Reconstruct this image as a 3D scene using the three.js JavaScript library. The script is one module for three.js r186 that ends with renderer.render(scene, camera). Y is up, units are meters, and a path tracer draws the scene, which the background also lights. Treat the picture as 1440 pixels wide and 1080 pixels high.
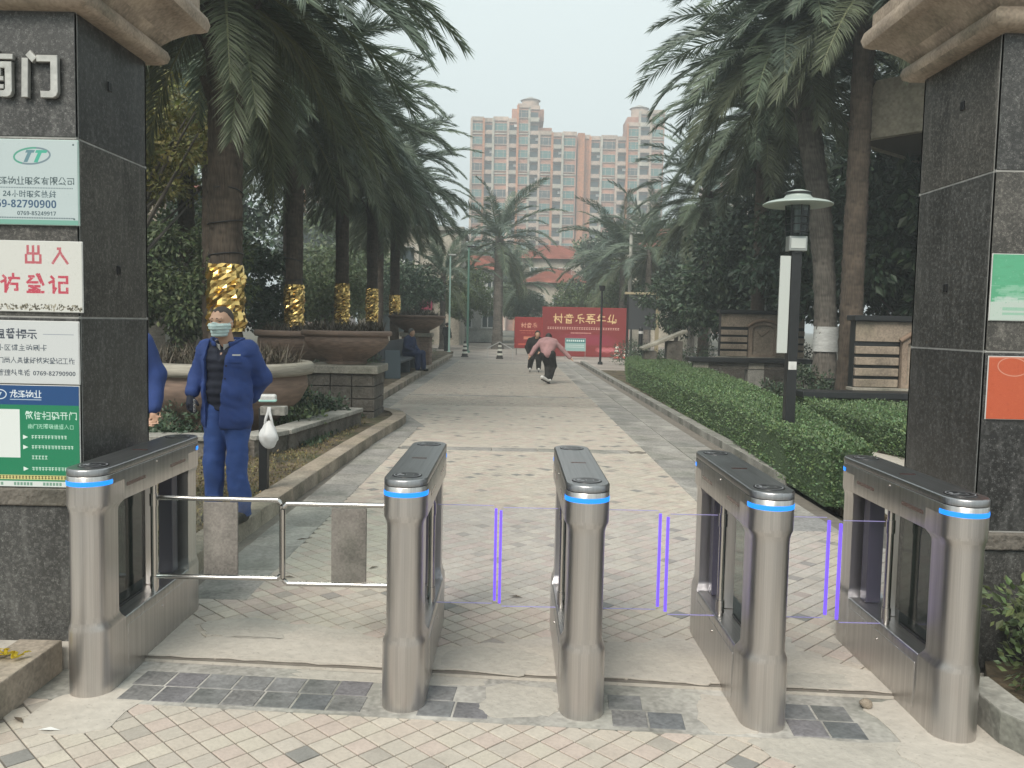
import * as THREE from 'three';
import { mergeGeometries, mergeVertices, toCreasedNormals } from 'three/addons/utils/BufferGeometryUtils.js';
import { RoundedBoxGeometry } from 'three/addons/geometries/RoundedBoxGeometry.js';

// ------------------------------------------------------------------ camera, sky, sun, exposure
const scene = new THREE.Scene();
const camera = new THREE.PerspectiveCamera(48.456, 4 / 3, 0.05, 1500);
camera.rotation.order = 'YXZ';
camera.position.set(0, 1.65, 0);
camera.rotation.set(-THREE.MathUtils.degToRad(4.05), 0, THREE.MathUtils.degToRad(1.2));

const renderer = new THREE.WebGLRenderer({ antialias: true });
renderer.setSize(1024, 768);
renderer.toneMapping = THREE.LinearToneMapping;
renderer.toneMappingExposure = 3.15;
renderer.shadowMap.enabled = true;

// an overcast sky: almost even, a little brighter overhead
{
  const W = 64, Hh = 32, d = new Float32Array(W * Hh * 4);
  for (let j = 0; j < Hh; j++) for (let i = 0; i < W; i++) {
    const el = (j + 0.5) / Hh * Math.PI - Math.PI / 2, t = Math.max(0, Math.sin(el)), k = (j * W + i) * 4;
    const b = el < 0 ? 0.22 : 0.292 + 0.05 * t;
    d[k] = b * 0.91; d[k + 1] = b * 1.02; d[k + 2] = b * 1.03; d[k + 3] = 1;
  }
  const sky = new THREE.DataTexture(d, W, Hh, THREE.RGBAFormat, THREE.FloatType);
  sky.mapping = THREE.EquirectangularReflectionMapping; sky.magFilter = THREE.LinearFilter; sky.needsUpdate = true;
  scene.background = sky; scene.environment = sky;
}
const sun = new THREE.DirectionalLight(new THREE.Color(1, 0.93, 0.83), 1.5);
sun.position.set(-9, 24, 13); sun.target.position.set(0, 0, -8);
sun.castShadow = true; sun.shadow.radius = 60; sun.shadow.mapSize.set(2048, 2048);
Object.assign(sun.shadow.camera, { left: -40, right: 40, top: 40, bottom: -40, near: 1, far: 140 });
scene.add(sun, sun.target);
scene.fog = new THREE.FogExp2(new THREE.Color(0.78, 0.85, 0.88), 0.0027);

// ------------------------------------------------------------------ helpers
function rng(seed) { let a = seed >>> 0; return () => { a = (a + 0x6D2B79F5) | 0; let t = Math.imul(a ^ (a >>> 15), 1 | a); t = (t + Math.imul(t ^ (t >>> 7), 61 | t)) ^ t; return ((t ^ (t >>> 14)) >>> 0) / 4294967296; }; }
const R = rng(7);
const rr = (a, b, f = R) => a + (b - a) * f();
const taken = {};
function numbered(n) { const k = taken[n] = (taken[n] || 0) + 1; return k === 1 ? n : n + '_' + String(k - 1).padStart(3, '0'); }
function V(x, y, z) { return new THREE.Vector3(x, y, z); }
function shadows(o) { o.castShadow = true; o.receiveShadow = true; return o; }
function tag(o, label, category, group, kind) { if (label) o.userData.label = label; if (category) o.userData.category = category; if (group) o.userData.group = group; if (kind) o.userData.kind = kind; return o; }
function thing(name, label, category, [x, y, z] = [0, 0, 0], turn = 0, group) {
  const o = new THREE.Group(); o.name = numbered(name); o.position.set(x, y, z); o.rotation.y = turn; scene.add(o); return tag(o, label, category, group);
}
function part(name, geo, m, parent, label) {
  const o = shadows(new THREE.Mesh(Array.isArray(geo) ? merge(geo) : geo, m)); o.name = parent === scene ? numbered(name) : name; (parent || scene).add(o); if (label) o.userData.label = label; return o;
}
function single(name, geo, m, label, category, group) { return tag(part(name, geo, m, scene), label, category, group); }
function structure(name, geo, m, label) { const o = part(name, geo, m, scene); o.userData.kind = 'structure'; o.userData.label = label; o.userData.category = name.split('_').pop(); return o; }
function dup(root, [x, y, z], turn, label, group) { const r = root.clone(); r.name = numbered(root.name.replace(/_\d{3}$/, '')); scene.add(r); r.position.set(x, y, z); r.rotation.y = turn; r.userData = { ...root.userData }; if (label) r.userData.label = label; if (group) r.userData.group = group; return r; }
function merge(list) {
  const c = list.some((g) => g.attributes.color);
  const l = list.map((g) => { g = g.index ? g.toNonIndexed() : g; const o = new THREE.BufferGeometry();
    o.setAttribute('position', g.attributes.position); if (!g.attributes.normal) g.computeVertexNormals(); o.setAttribute('normal', g.attributes.normal);
    o.setAttribute('uv', g.attributes.uv || new THREE.BufferAttribute(new Float32Array(g.attributes.position.count * 2), 2));
    if (c) o.setAttribute('color', g.attributes.color || new THREE.BufferAttribute(new Float32Array(g.attributes.position.count * 3).fill(1), 3)); return o; });
  return l.length === 1 ? l[0] : mergeGeometries(l);
}
function put(g, x = 0, y = 0, z = 0, ry = 0, rx = 0, rz = 0, s = 1) { const m = new THREE.Matrix4().compose(V(x, y, z), new THREE.Quaternion().setFromEuler(new THREE.Euler(rx, ry, rz, 'YXZ')), Array.isArray(s) ? V(...s) : V(s, s, s)); return g.applyMatrix4(m); }
// uv in metres from the position, by the facing of each triangle
function boxUV(g, k = 1) {
  g = g.index ? g.toNonIndexed() : g; const p = g.attributes.position, n = p.count, uv = new Float32Array(n * 2), a = V(), b = V(), c = V();
  for (let i = 0; i < n; i += 3) {
    a.fromBufferAttribute(p, i); b.fromBufferAttribute(p, i + 1); c.fromBufferAttribute(p, i + 2);
    const nn = b.clone().sub(a).cross(c.clone().sub(a)), ax = Math.abs(nn.x), ay = Math.abs(nn.y), az = Math.abs(nn.z);
    [a, b, c].forEach((q, j) => { const [u, v] = ay >= ax && ay >= az ? [q.x, q.z] : ax >= az ? [q.z, q.y] : [q.x, q.y]; uv[(i + j) * 2] = u * k; uv[(i + j) * 2 + 1] = v * k; });
  }
  g.setAttribute('uv', new THREE.BufferAttribute(uv, 2)); return g;
}
function box(w, h, d, x = 0, y = 0, z = 0, bevel = 0) {
  const g = bevel ? new RoundedBoxGeometry(w, h, d, 2, bevel) : new THREE.BoxGeometry(w, h, d); g.translate(x, y, z); return boxUV(g);
}
function tube(pts, r, seg = 24, rs = 8, closed = false) { return new THREE.TubeGeometry(new THREE.CatmullRomCurve3(pts.map((p) => V(...p)), closed, 'catmullrom', 0.2), seg, r, rs, closed); }
function bar(a, b, r, rs = 6, r2 = r) { const A = V(...a), B = V(...b), d = B.clone().sub(A), g = new THREE.CylinderGeometry(r2, r, d.length(), rs, 1); g.applyQuaternion(new THREE.Quaternion().setFromUnitVectors(V(0, 1, 0), d.clone().normalize())); const c = A.add(B).multiplyScalar(0.5); return g.translate(c.x, c.y, c.z); }
function sheet(pts, y, k = 1) { // a flat polygon, pts = [x, z]
  const s = new THREE.Shape(pts.map(([x, z]) => new THREE.Vector2(x, -z))), g = new THREE.ShapeGeometry(s); g.rotateX(-Math.PI / 2); g.translate(0, y, 0); return boxUV(g, k);
}
function prism(pts, y0, y1, bevel = 0) { const s = new THREE.Shape(pts.map(([x, z]) => new THREE.Vector2(x, -z))); const g = new THREE.ExtrudeGeometry(s, { depth: y1 - y0 - 2 * bevel, bevelEnabled: bevel > 0, bevelSize: bevel, bevelOffset: -bevel, bevelThickness: bevel, bevelSegments: 2 }); g.rotateX(-Math.PI / 2); g.translate(0, y0 + bevel, 0); return boxUV(g); }

// noise
const HASH = new Float32Array(65536); { const f = rng(11); for (let i = 0; i < 65536; i++) HASH[i] = f(); }
function vnoise(x, y, px, py, s = 0) { const xi = Math.floor(x), yi = Math.floor(y), fx = x - xi, fy = y - yi, u = fx * fx * (3 - 2 * fx), v = fy * fy * (3 - 2 * fy); const h = (i, j) => HASH[((((i % px) + px) % px) * 131 + (((j % py) + py) % py) * 1031 + s * 7919) & 65535]; const a = h(xi, yi), b = h(xi + 1, yi), c = h(xi, yi + 1), d = h(xi + 1, yi + 1); return a + (b - a) * u + (c - a) * v + (a - b - c + d) * u * v; }
function fbm(u, v, f0 = 4, oct = 4, s = 0) { let a = 0, w = 0.5, t = 0, f = f0; for (let o = 0; o < oct; o++) { a += w * vnoise(u * f, v * f, f, f, s + o); t += w; w *= 0.5; f *= 2; } return a / t; }
function noise3(x, y, z, s = 0) { return (vnoise(x + z * 0.37, y - z * 0.61, 4096, 4096, s) + vnoise(y + 17.3 + x * 0.29, z + x * 0.41, 4096, 4096, s + 1) + vnoise(z * 0.93 + 5.1, x - y * 0.33, 4096, 4096, s + 2)) / 3; }
const toS = (c) => (c <= 0.0031308 ? 12.92 * c : 1.055 * Math.pow(c, 1 / 2.4) - 0.055);
function texture(size, fn, { srgb = true, repeat = 1 } = {}) { // fn(u, v) gives linear rgb or one number
  const d = new Uint8Array(size * size * 4);
  for (let j = 0; j < size; j++) for (let i = 0; i < size; i++) { const c = fn((i + 0.5) / size, (j + 0.5) / size), k = (j * size + i) * 4; for (let q = 0; q < 3; q++) { const x = Array.isArray(c) ? c[q] : c; d[k + q] = Math.max(0, Math.min(255, 255 * (srgb ? toS(Math.max(0, x)) : x))); } d[k + 3] = 255; }
  const t = new THREE.DataTexture(d, size, size); t.wrapS = t.wrapT = THREE.RepeatWrapping; t.magFilter = THREE.LinearFilter; t.minFilter = THREE.LinearMipmapLinearFilter; t.generateMipmaps = true; if (srgb) t.colorSpace = THREE.SRGBColorSpace; t.repeat.set(repeat, repeat); t.needsUpdate = true; return t;
}
function mat(rgb, rough = 0.8, metal = 0, extra = {}) { const m = new (extra.physical ? THREE.MeshPhysicalMaterial : THREE.MeshStandardMaterial)(); delete extra.physical; m.color.setRGB(...rgb); m.roughness = rough; m.metalness = metal; Object.assign(m, { side: THREE.DoubleSide, ...extra }); return m; }
const mixc = (a, b, t) => a.map((x, i) => x + (b[i] - x) * t);

// ------------------------------------------------------------------ materials
const grainTex = texture(512, (u, v) => { const n = fbm(u, v, 8, 6, 3), s = HASH[(Math.floor(u * 512) * 641 + Math.floor(v * 512) * 97) & 65535]; return 0.72 + 0.42 * (n - 0.5) + 0.22 * (s - 0.5); });
const grainBump = texture(512, (u, v) => fbm(u, v, 16, 5, 9), { srgb: false });
const stoneTex = texture(512, (u, v) => { const n = fbm(u, v, 4, 6, 21), st = fbm(u, v, 3, 3, 30), f = fbm(u, v, 64, 2, 33); const k = 0.62 + 0.55 * (n - 0.5) + 0.35 * (f - 0.5); const dirt = Math.max(0, st - 0.52) * 1.6; return [k * (1 - dirt * 0.55), k * (1 - dirt * 0.5), k * (1 - dirt * 0.55)]; });
const graniteTex = texture(1024, (u, v) => {
  const a = HASH[(Math.floor(u * 340) * 389 + Math.floor(v * 340) * 1543) & 65535], b = fbm(u, v, 96, 3, 41), c = fbm(u, v, 4, 4, 44), st = fbm(u, v * 0.25, 24, 3, 47);
  let k = 0.036 + 0.14 * Math.max(0, b - 0.44) + 0.05 * (c - 0.45); if (a > 0.92) k += 0.10 * (a - 0.92) / 0.08 * b * 2; if (a < 0.10) k *= 0.45; k += Math.max(0, st - 0.58) * 0.14;
  return [k * 1.02, k * 1.02, k * 0.98];
});
const steelTex = texture(512, (u, v) => { const n = vnoise(u * 256, v * 3, 256, 3, 51), m = vnoise(u * 44, v * 1, 44, 1, 52); return 0.86 + 0.14 * (n - 0.5) + 0.14 * (m - 0.5); });
const steelRough = texture(512, (u, v) => { const n = vnoise(u * 200, v * 4, 200, 4, 53), s = fbm(u, v, 5, 4, 54); return 0.30 + 0.08 * n + 0.05 * (s - 0.5); }, { srgb: false });
const fabricTex = texture(512, (u, v) => { const n = fbm(u, v, 6, 5, 61), w = 0.5 + 0.5 * Math.sin((u + v) * 512 * 0.8); return 0.78 + 0.5 * (n - 0.5) + 0.06 * (w - 0.5); });
const barkTex = texture(512, (u, v) => { const n = fbm(u, v, 8, 5, 71), f = vnoise(u * 90, v * 10, 90, 10, 72), b = vnoise(u * 6, v * 20, 6, 20, 73); return 0.55 + 0.5 * (n - 0.5) + 0.35 * (f - 0.5) + 0.25 * (b - 0.5); });
const tileTex = texture(512, (u, v) => { const n = fbm(u, v, 6, 5, 121), f = fbm(u, v, 64, 2, 125), s = HASH[(Math.floor(u * 256) * 541 + Math.floor(v * 256) * 83) & 65535]; return 0.88 + 0.22 * (n - 0.5) + 0.16 * (f - 0.5) - (s > 0.985 ? 0.18 : 0); });
const soilTex = texture(512, (u, v) => { const n = fbm(u, v, 8, 6, 81), g = fbm(u, v, 32, 3, 85); const k = 0.5 + 0.9 * (n - 0.5) + 0.5 * (g - 0.5); const gr = Math.max(0, fbm(u, v, 5, 4, 88) - 0.5) * 3; return mixc([0.20 * k, 0.155 * k, 0.10 * k], [0.08 * k, 0.10 * k, 0.04 * k], Math.min(1, gr)); });
const rep = (t, k) => { const c = t.clone(); c.repeat.set(k, k); c.needsUpdate = true; return c; };

const M = {
  granite: mat([1, 1, 1], 0.42, 0, { map: rep(graniteTex, 0.9), bumpMap: rep(grainBump, 3), bumpScale: 0.0006 }),
  mortarPale: mat([0.42, 0.42, 0.40], 0.95, 0, { map: rep(grainTex, 3) }),
  cornice: mat([0.56, 0.45, 0.35], 0.7, 0, { map: rep(stoneTex, 1.3), bumpMap: rep(grainBump, 2.5), bumpScale: 0.002 }),
  granite2: mat([0.74, 0.74, 0.76], 0.36, 0, { map: rep(graniteTex, 0.8), bumpMap: rep(grainBump, 3), bumpScale: 0.0006 }),
  granite3: mat([1.18, 1.12, 1.05], 0.5, 0, { map: rep(graniteTex, 1.05), bumpMap: rep(grainBump, 2), bumpScale: 0.001 }),
  steel: mat([0.64, 0.615, 0.60], 1, 1, { map: rep(steelTex, 1.5), roughnessMap: rep(steelRough, 1.5) }),
  steelTop: mat([0.42, 0.415, 0.42], 1, 1, { map: rep(steelTex, 2), roughnessMap: rep(steelRough, 2) }),
  chrome: mat([0.56, 0.54, 0.52], 0.2, 1),
  blackPlastic: mat([0.012, 0.012, 0.014], 0.3),
  blackMetal: mat([0.018, 0.02, 0.022], 0.45, 0, { map: rep(grainTex, 3) }),
  sensor: mat([0.05, 0.018, 0.016], 0.2),
  led: mat([0.01, 0.04, 0.16], 0.4, 0, { emissive: new THREE.Color(0.004, 0.12, 0.46), emissiveIntensity: 1.0 }),
  ledViolet: mat([0.05, 0.04, 0.2], 0.4, 0, { emissive: new THREE.Color(0.07, 0.033, 0.36), emissiveIntensity: 1.0 }),
  acrylicEdge: mat([0.30, 0.27, 0.55], 0.3),
  acrylic: mat([0.96, 0.97, 1.0], 0.03, 0, { physical: true, transmission: 1, thickness: 0, ior: 1.35 }),
  smokeGlass: mat([0.42, 0.47, 0.47], 0.05, 0, { physical: true, transmission: 1, thickness: 0, ior: 1.45 }),
  glass: mat([0.95, 0.98, 0.97], 0.05, 0, { physical: true, transmission: 1, thickness: 0, ior: 1.45 }),
  greyPanel: mat([0.30, 0.275, 0.25], 0.55, 0, { map: rep(stoneTex, 2) }),
  tan: mat([0.50, 0.42, 0.33], 0.9, 0, { map: rep(stoneTex, 0.9), bumpMap: rep(grainBump, 2), bumpScale: 0.004 }),
  kerbGrey: mat([0.44, 0.43, 0.39], 0.9, 0, { map: rep(stoneTex, 0.8), bumpMap: rep(grainBump, 2), bumpScale: 0.004 }),
  mortar: mat([0.23, 0.205, 0.175], 0.95, 0, { map: rep(grainTex, 2) }),
  cement: mat([0.46, 0.425, 0.375], 0.92, 0, { map: rep(tileTex, 0.55), bumpMap: rep(grainBump, 1.3), bumpScale: 0.006 }),
  soil: mat([1, 1, 1], 1, 0, { map: rep(soilTex, 0.5), bumpMap: rep(grainBump, 1.1), bumpScale: 0.03 }),
  earth: mat([0.20, 0.19, 0.15], 1, 0, { map: rep(stoneTex, 0.15) }),
  terracotta: mat([0.36, 0.255, 0.20], 0.75, 0, { map: rep(stoneTex, 0.7), bumpMap: rep(grainBump, 2), bumpScale: 0.003 }),
  paleStone: mat([0.47, 0.44, 0.37], 0.8, 0, { map: rep(stoneTex, 0.8), bumpMap: rep(grainBump, 2), bumpScale: 0.004 }),
  roughStone: mat([0.20, 0.18, 0.155], 0.95, 0, { map: rep(stoneTex, 1.2), bumpMap: rep(grainBump, 1.5), bumpScale: 0.02 }),
  palmBark: mat([0.135, 0.105, 0.08], 0.98, 0, { map: rep(barkTex, 1), bumpMap: rep(barkTex, 1), bumpScale: 0.02 }),
  greyBark: mat([0.25, 0.225, 0.195], 0.95, 0, { map: rep(barkTex, 0.8), bumpMap: rep(barkTex, 0.8), bumpScale: 0.015 }),
  gold: mat([0.80, 0.56, 0.20], 0.26, 1, { flatShading: true }),
  frond: mat([0.115, 0.155, 0.105], 0.6, 0, { physical: true, vertexColors: true, transmission: 0.3, thickness: 0 }),
  rachis: mat([0.20, 0.19, 0.085], 0.6),
  leaf: mat([0.105, 0.15, 0.065], 0.6, 0, { physical: true, vertexColors: true, transmission: 0.3, thickness: 0 }),
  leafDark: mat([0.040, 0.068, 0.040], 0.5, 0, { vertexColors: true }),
  leafYellow: mat([0.24, 0.24, 0.08], 0.6, 0, { physical: true, vertexColors: true, transmission: 0.3, thickness: 0 }),
  hedge: mat([0.09, 0.148, 0.066], 0.5, 0, { vertexColors: true }),
  twig: mat([0.09, 0.07, 0.05], 0.95),
  white: mat([0.74, 0.75, 0.73], 0.5, 0, { map: rep(grainTex, 2) }),
  creamWall: mat([0.62, 0.57, 0.48], 0.9, 0, { map: rep(stoneTex, 0.25) }),
  pinkWall: mat([0.58, 0.29, 0.20], 0.9, 0, { map: rep(stoneTex, 0.06) }),
  pinkPale: mat([0.68, 0.52, 0.42], 0.9, 0, { map: rep(stoneTex, 0.06) }),
  orangeWall: mat([0.68, 0.28, 0.13], 0.9, 0, { map: rep(stoneTex, 0.06) }),
  tealGlass: mat([0.07, 0.16, 0.15], 0.15, 0.0),
  darkGlass: mat([0.05, 0.065, 0.07], 0.12),
  roofTile: mat([0.42, 0.15, 0.11], 0.8, 0, { map: rep(stoneTex, 0.4) }),
  skin: mat([0.52, 0.32, 0.22], 0.55),
  hair: mat([0.022, 0.019, 0.017], 0.7),
  mask: mat([0.58, 0.74, 0.72], 0.85, 0, { map: rep(fabricTex, 3) }),
  jacket: mat([0.030, 0.068, 0.245], 0.85, 0, { map: rep(fabricTex, 1.5) }),
  trousers: mat([0.040, 0.092, 0.30], 0.88, 0, { map: rep(fabricTex, 1.5) }),
  navy: mat([0.012, 0.016, 0.034], 0.8, 0, { map: rep(fabricTex, 2) }),
  shirt: mat([0.55, 0.55, 0.52], 0.85, 0, { map: rep(fabricTex, 2) }),
  blackCloth: mat([0.02, 0.019, 0.018], 0.9, 0, { map: rep(fabricTex, 2) }),
  pinkCloth: mat([0.42, 0.245, 0.245], 0.9, 0, { map: rep(fabricTex, 2) }),
  bag: mat([0.82, 0.83, 0.83], 0.45, 0, { physical: true, transmission: 0.35, thickness: 0 }),
  yellow: mat([0.75, 0.60, 0.05], 0.5),
  red: mat([0.45, 0.03, 0.03], 0.6),
  ground: null,
};

// ------------------------------------------------------------------ ground, path, kerbs
const zl = (x) => -3.49 + 0.072 * x;                 // the line of the gates
const LOW = -0.022;                                  // the forecourt lies a little lower than the path
structure('ground', sheet([[-260, 40], [260, 40], [260, -420], [-260, -420]], -0.08, 0.5), M.earth, 'brown earth under beds and far grounds');
const forecourt = structure('forecourt_paving', sheet([[-30, 30], [30, 30], [30, -3.2], [5, -3.2], [5, zl(5) - 0.42], [-5, zl(-5) - 0.42], [-5, -3.2], [-30, -3.2]], LOW - 0.006), M.mortar, 'cream and grey diagonal paving in front of the turnstiles');
M.plaza = mat([0.52, 0.46, 0.41], 0.9, 0, { map: rep(stoneTex, 0.5) });
const plaza = structure('plaza_paving', sheet([[-3.4, -38], [2.9, -38], [3.1, -30.5], [5.2, -30.5], [14, -36], [14, -70], [-14, -70], [-14, -46], [-3.4, -46]], 0.004, 0.5), M.plaza, 'pale paved square at the far end of the path');
// left edge of the path as it runs away: straight, then the bed ends in a curve and the path widens
const LK = [[-2.02, -4.9], [-1.98, -6.5], [-1.94, -8.5], [-1.88, -10.5], [-1.80, -12.2], [-1.72, -13.3], [-1.72, -13.9], [-1.85, -14.45], [-2.15, -14.9], [-2.45, -15.3], [-2.62, -15.9], [-2.70, -18], [-2.76, -24], [-2.82, -32], [-2.88, -41]];
const path = structure('path_paving', sheet([[5, zl(5) - 0.42], [5, -6.2], [2.9, -7.3], [2.9, -40], [-2.86, -41], ...LK.slice().reverse(), [-3.2, -4.9], [-5, -4.9], [-5, zl(-5) - 0.42]], -0.006), M.mortar, 'long paved path of small cream tiles laid diagonally');
part('slab_edge', box(10.02, 0.10, 0.02, 0, -0.058, 0).applyMatrix4(new THREE.Matrix4().makeRotationY(-Math.atan(0.072))).translate(0, 0, zl(0) - 0.425), M.cement, path);

// tiles: 0.1 m squares laid diagonally
const tileTones = [[0.467, 0.417, 0.357], [0.474, 0.432, 0.372], [0.451, 0.409, 0.357], [0.467, 0.405, 0.349], [0.467, 0.394, 0.345], [0.444, 0.405, 0.349], [0.482, 0.44, 0.372], [0.358, 0.328, 0.287], [0.233, 0.228, 0.213], [0.311, 0.286, 0.26]];
const tileMats = tileTones.map((c, i) => mat(c, 0.8, 0, { map: rep(tileTex, 1.1 + 0.13 * i), bumpMap: rep(grainBump, 3), bumpScale: 0.002 }));
const tileMerged = mat([1, 1, 1], 0.8, 0, { vertexColors: true, map: rep(tileTex, 0.7) });
function tileGeo(w, d, h, c = 0.003) { // a slab with chamfered top edges, top at y = 0
  const P = [], quad = (a, b, e, f) => P.push(...a, ...b, ...e, ...a, ...e, ...f); const x = w / 2, z = d / 2, X = x - c, Z = z - c;
  quad([-X, 0, Z], [X, 0, Z], [X, 0, -Z], [-X, 0, -Z]);
  quad([-x, -c, z], [x, -c, z], [X, 0, Z], [-X, 0, Z]); quad([x, -c, -z], [-x, -c, -z], [-X, 0, -Z], [X, 0, -Z]);
  quad([x, -c, z], [x, -c, -z], [X, 0, -Z], [X, 0, Z]); quad([-x, -c, -z], [-x, -c, z], [-X, 0, Z], [-X, 0, -Z]);
  quad([-x, -h, z], [x, -h, z], [x, -c, z], [-x, -c, z]); quad([x, -h, -z], [-x, -h, -z], [-x, -c, -z], [x, -c, -z]);
  quad([x, -h, z], [x, -h, -z], [x, -c, -z], [x, -c, z]); quad([-x, -h, -z], [-x, -h, z], [-x, -c, z], [-x, -c, -z]);
  const g = new THREE.BufferGeometry(); g.setAttribute('position', new THREE.BufferAttribute(new Float32Array(P), 3)); g.computeVertexNormals(); return g;
}
function withUV(g, ox, oz) { g = g.clone(); const p = g.attributes.position, uv = new Float32Array(p.count * 2); for (let i = 0; i < p.count; i++) { uv[i * 2] = p.getX(i) + ox; uv[i * 2 + 1] = p.getZ(i) + p.getY(i) + oz; } g.setAttribute('uv', new THREE.BufferAttribute(uv, 2)); return g; }
const tileBase = tileGeo(0.0935, 0.0935, 0.006, 0.0022), tileShapes = [0, 1, 2, 3, 4, 5].map((k) => withUV(tileBase, k * 0.37, k * 0.61));
const tf = rng(23);
function pickTone() { const t = tf(); return t < 0.955 ? Math.floor(tf() * 7) : t < 0.978 ? 7 : t < 0.988 ? 8 : 9; }
const bands = [-11.1, -19.3, -27.4, -35.4];
const leftField = (z) => (z > -13.2 ? -1.52 + 0.012 * (z + 5) * -1 : z > -15.6 ? -1.42 - (-13.2 - z) * 0.36 : -2.3);
function tileField(parent, inside, [x0, x1, z0, z1], y, singles, mergedName) {
  const list = [], q = 0.1 * Math.SQRT1_2;
  for (let i = -900; i < 900; i++) for (let j = -900; j < 900; j++) {
    const x = (i + j) * q, z = (i - j) * q; if (x < x0 || x > x1 || z < z0 || z > z1 || !inside(x, z)) continue;
    list.push([x, z, Math.hypot(x, z) + (z > -3 ? 100 : 0)]);
  }
  list.sort((a, b) => a[2] - b[2]);
  const pos = [], nor = [], uv = [], col = []; const bp = tileBase.attributes.position, bn = tileBase.attributes.normal, c45 = Math.SQRT1_2;
  list.forEach(([x, z], n) => {
    const tone = pickTone(), dy = (tf() - 0.5) * 0.0016, rx = (tf() - 0.5) * 0.012, rz = (tf() - 0.5) * 0.012, k = 0.95 + 0.1 * tf();
    if (n < singles) { const t = part('tile', tileShapes[Math.floor(tf() * 6)], tileMats[tone], parent); t.position.set(x, y + dy, z); t.rotation.set(rx, Math.PI / 4, rz, 'YXZ'); return; }
    for (let v = 0; v < (z < -17 ? 6 : bp.count); v++) {
      const lx = bp.getX(v), ly = bp.getY(v), lz = bp.getZ(v), wx = c45 * lx + c45 * lz, wz = -c45 * lx + c45 * lz;
      pos.push(x + wx, y + dy + ly + rz * lx - rx * lz, z + wz); nor.push(c45 * bn.getX(v) + c45 * bn.getZ(v), bn.getY(v), -c45 * bn.getX(v) + c45 * bn.getZ(v)); uv.push(x + wx + tone * 0.31, z + wz); col.push(...tileTones[tone].map((c) => c * k));
    }
  });
  if (pos.length) { const g = new THREE.BufferGeometry(); for (const [n, a, s] of [['position', pos, 3], ['normal', nor, 3], ['uv', uv, 2], ['color', col, 3]]) g.setAttribute(n, new THREE.BufferAttribute(new Float32Array(a), s)); const o = part(mergedName, g, tileMerged, parent); o.userData.kind = 'stuff'; }
}
tileField(forecourt, (x, z) => z > zl(x) - 0.02 && x > -2.06 && x < 2.7, [-3.4, 3.4, -3.8, 1.5], LOW, 290, 'tile_field');
const inPath = (x, z) => z < zl(x) - 0.42 - 0.08 && x > (z > -4.95 ? -2.02 : leftField(z) - 0.05) && x < (z > -6.95 ? 2.85 : 1.80) && !bands.some((b) => Math.abs(z - b) < 0.10) && z > -40;
tileField(path, inPath, [-3, 3, -40, -3.5], 0, 300, 'tile_field');
// grey border slabs along both sides and in the cross bands, each a piece
const slabMats = [[0.43, 0.41, 0.38], [0.46, 0.44, 0.405], [0.40, 0.385, 0.36], [0.48, 0.455, 0.415]].map((c, i) => mat(c, 0.85, 0, { map: rep(stoneTex, 0.7 + 0.1 * i), bumpMap: rep(grainBump, 2), bumpScale: 0.003 }));
const sf = rng(31);
const slabShapes = {};
function slab(x, z, w, d, y = 0, m = slabMats[Math.floor(sf() * 4)], parent = path, name = 'slab') { const key = w.toFixed(2) + '_' + d.toFixed(2); slabShapes[key] = slabShapes[key] || [0, 1, 2].map((k) => withUV(tileGeo(w - 0.008, d - 0.008, 0.006, 0.003), k * 0.43, k * 0.77)); const s = part(name, slabShapes[key][Math.floor(sf() * 3)], m, parent); s.position.set(x, y + 0.0028 + (sf() - 0.5) * 0.0012, z); s.rotation.set((sf() - 0.5) * 0.004, 0, (sf() - 0.5) * 0.004); return s; }
for (let z = -7.2; z > -40; z -= 0.6) { slab(2.02, z, 0.5, 0.6); slab(2.5, z, 0.46, 0.6); }
for (const b of bands) for (let x = leftField(b) + 0.1; x < 1.7; x += 0.6) { slab(x + 0.2, b, Math.min(0.6, 1.77 - x), 0.3); }
for (let z = -5.2; z > -13.0; z -= 0.6) slab(-1.72 + (z + 5) * -0.010, z, 0.38, 0.6);
for (let z = -16.2; z > -40; z -= 0.6) slab(-2.5, z, 0.34, 0.6);
for (let k = 0; k < 5; k++) { const s = slab(-1.62 - k * 0.16, -13.55 - k * 0.55, 0.42, 0.58); s.rotation.y = 0.28; s.position.y += 0.002; }
// the two rows of square dark setts before the step
const settMats = [[0.24, 0.245, 0.25], [0.28, 0.28, 0.28], [0.21, 0.22, 0.23], [0.30, 0.295, 0.29], [0.26, 0.25, 0.265]].map((c, i) => mat(c, 0.8, 0, { map: rep(stoneTex, 0.8 + 0.12 * i), bumpMap: rep(grainBump, 3), bumpScale: 0.003 }));
const settSpots = [-1.62, -1.465, -1.31, -1.155, -1.0, -0.845, -0.69, -0.30, -0.145, 0.53, 0.685, 1.27, 1.425];
part('sett_bed', prism([[-2.4, zl(-2.4) + 0.03], [-2.4, zl(-2.4) - 0.415], [2.4, zl(2.4) - 0.415], [2.4, zl(2.4) + 0.03]], LOW - 0.03, LOW + 0.002), mat([0.52, 0.50, 0.46], 0.95, 0, { map: rep(stoneTex, 0.8) }), forecourt);
for (const x of settSpots) for (const r of [0, 1]) { if (r === 1 && (x === 0.685 || x === -0.145)) continue; const s = slab(x, zl(x) - 0.075 - r * 0.155, 0.155, 0.155, LOW + 0.0022, settMats[Math.floor(sf() * 5)], forecourt, 'sett'); s.rotation.y = -0.072; }
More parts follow.
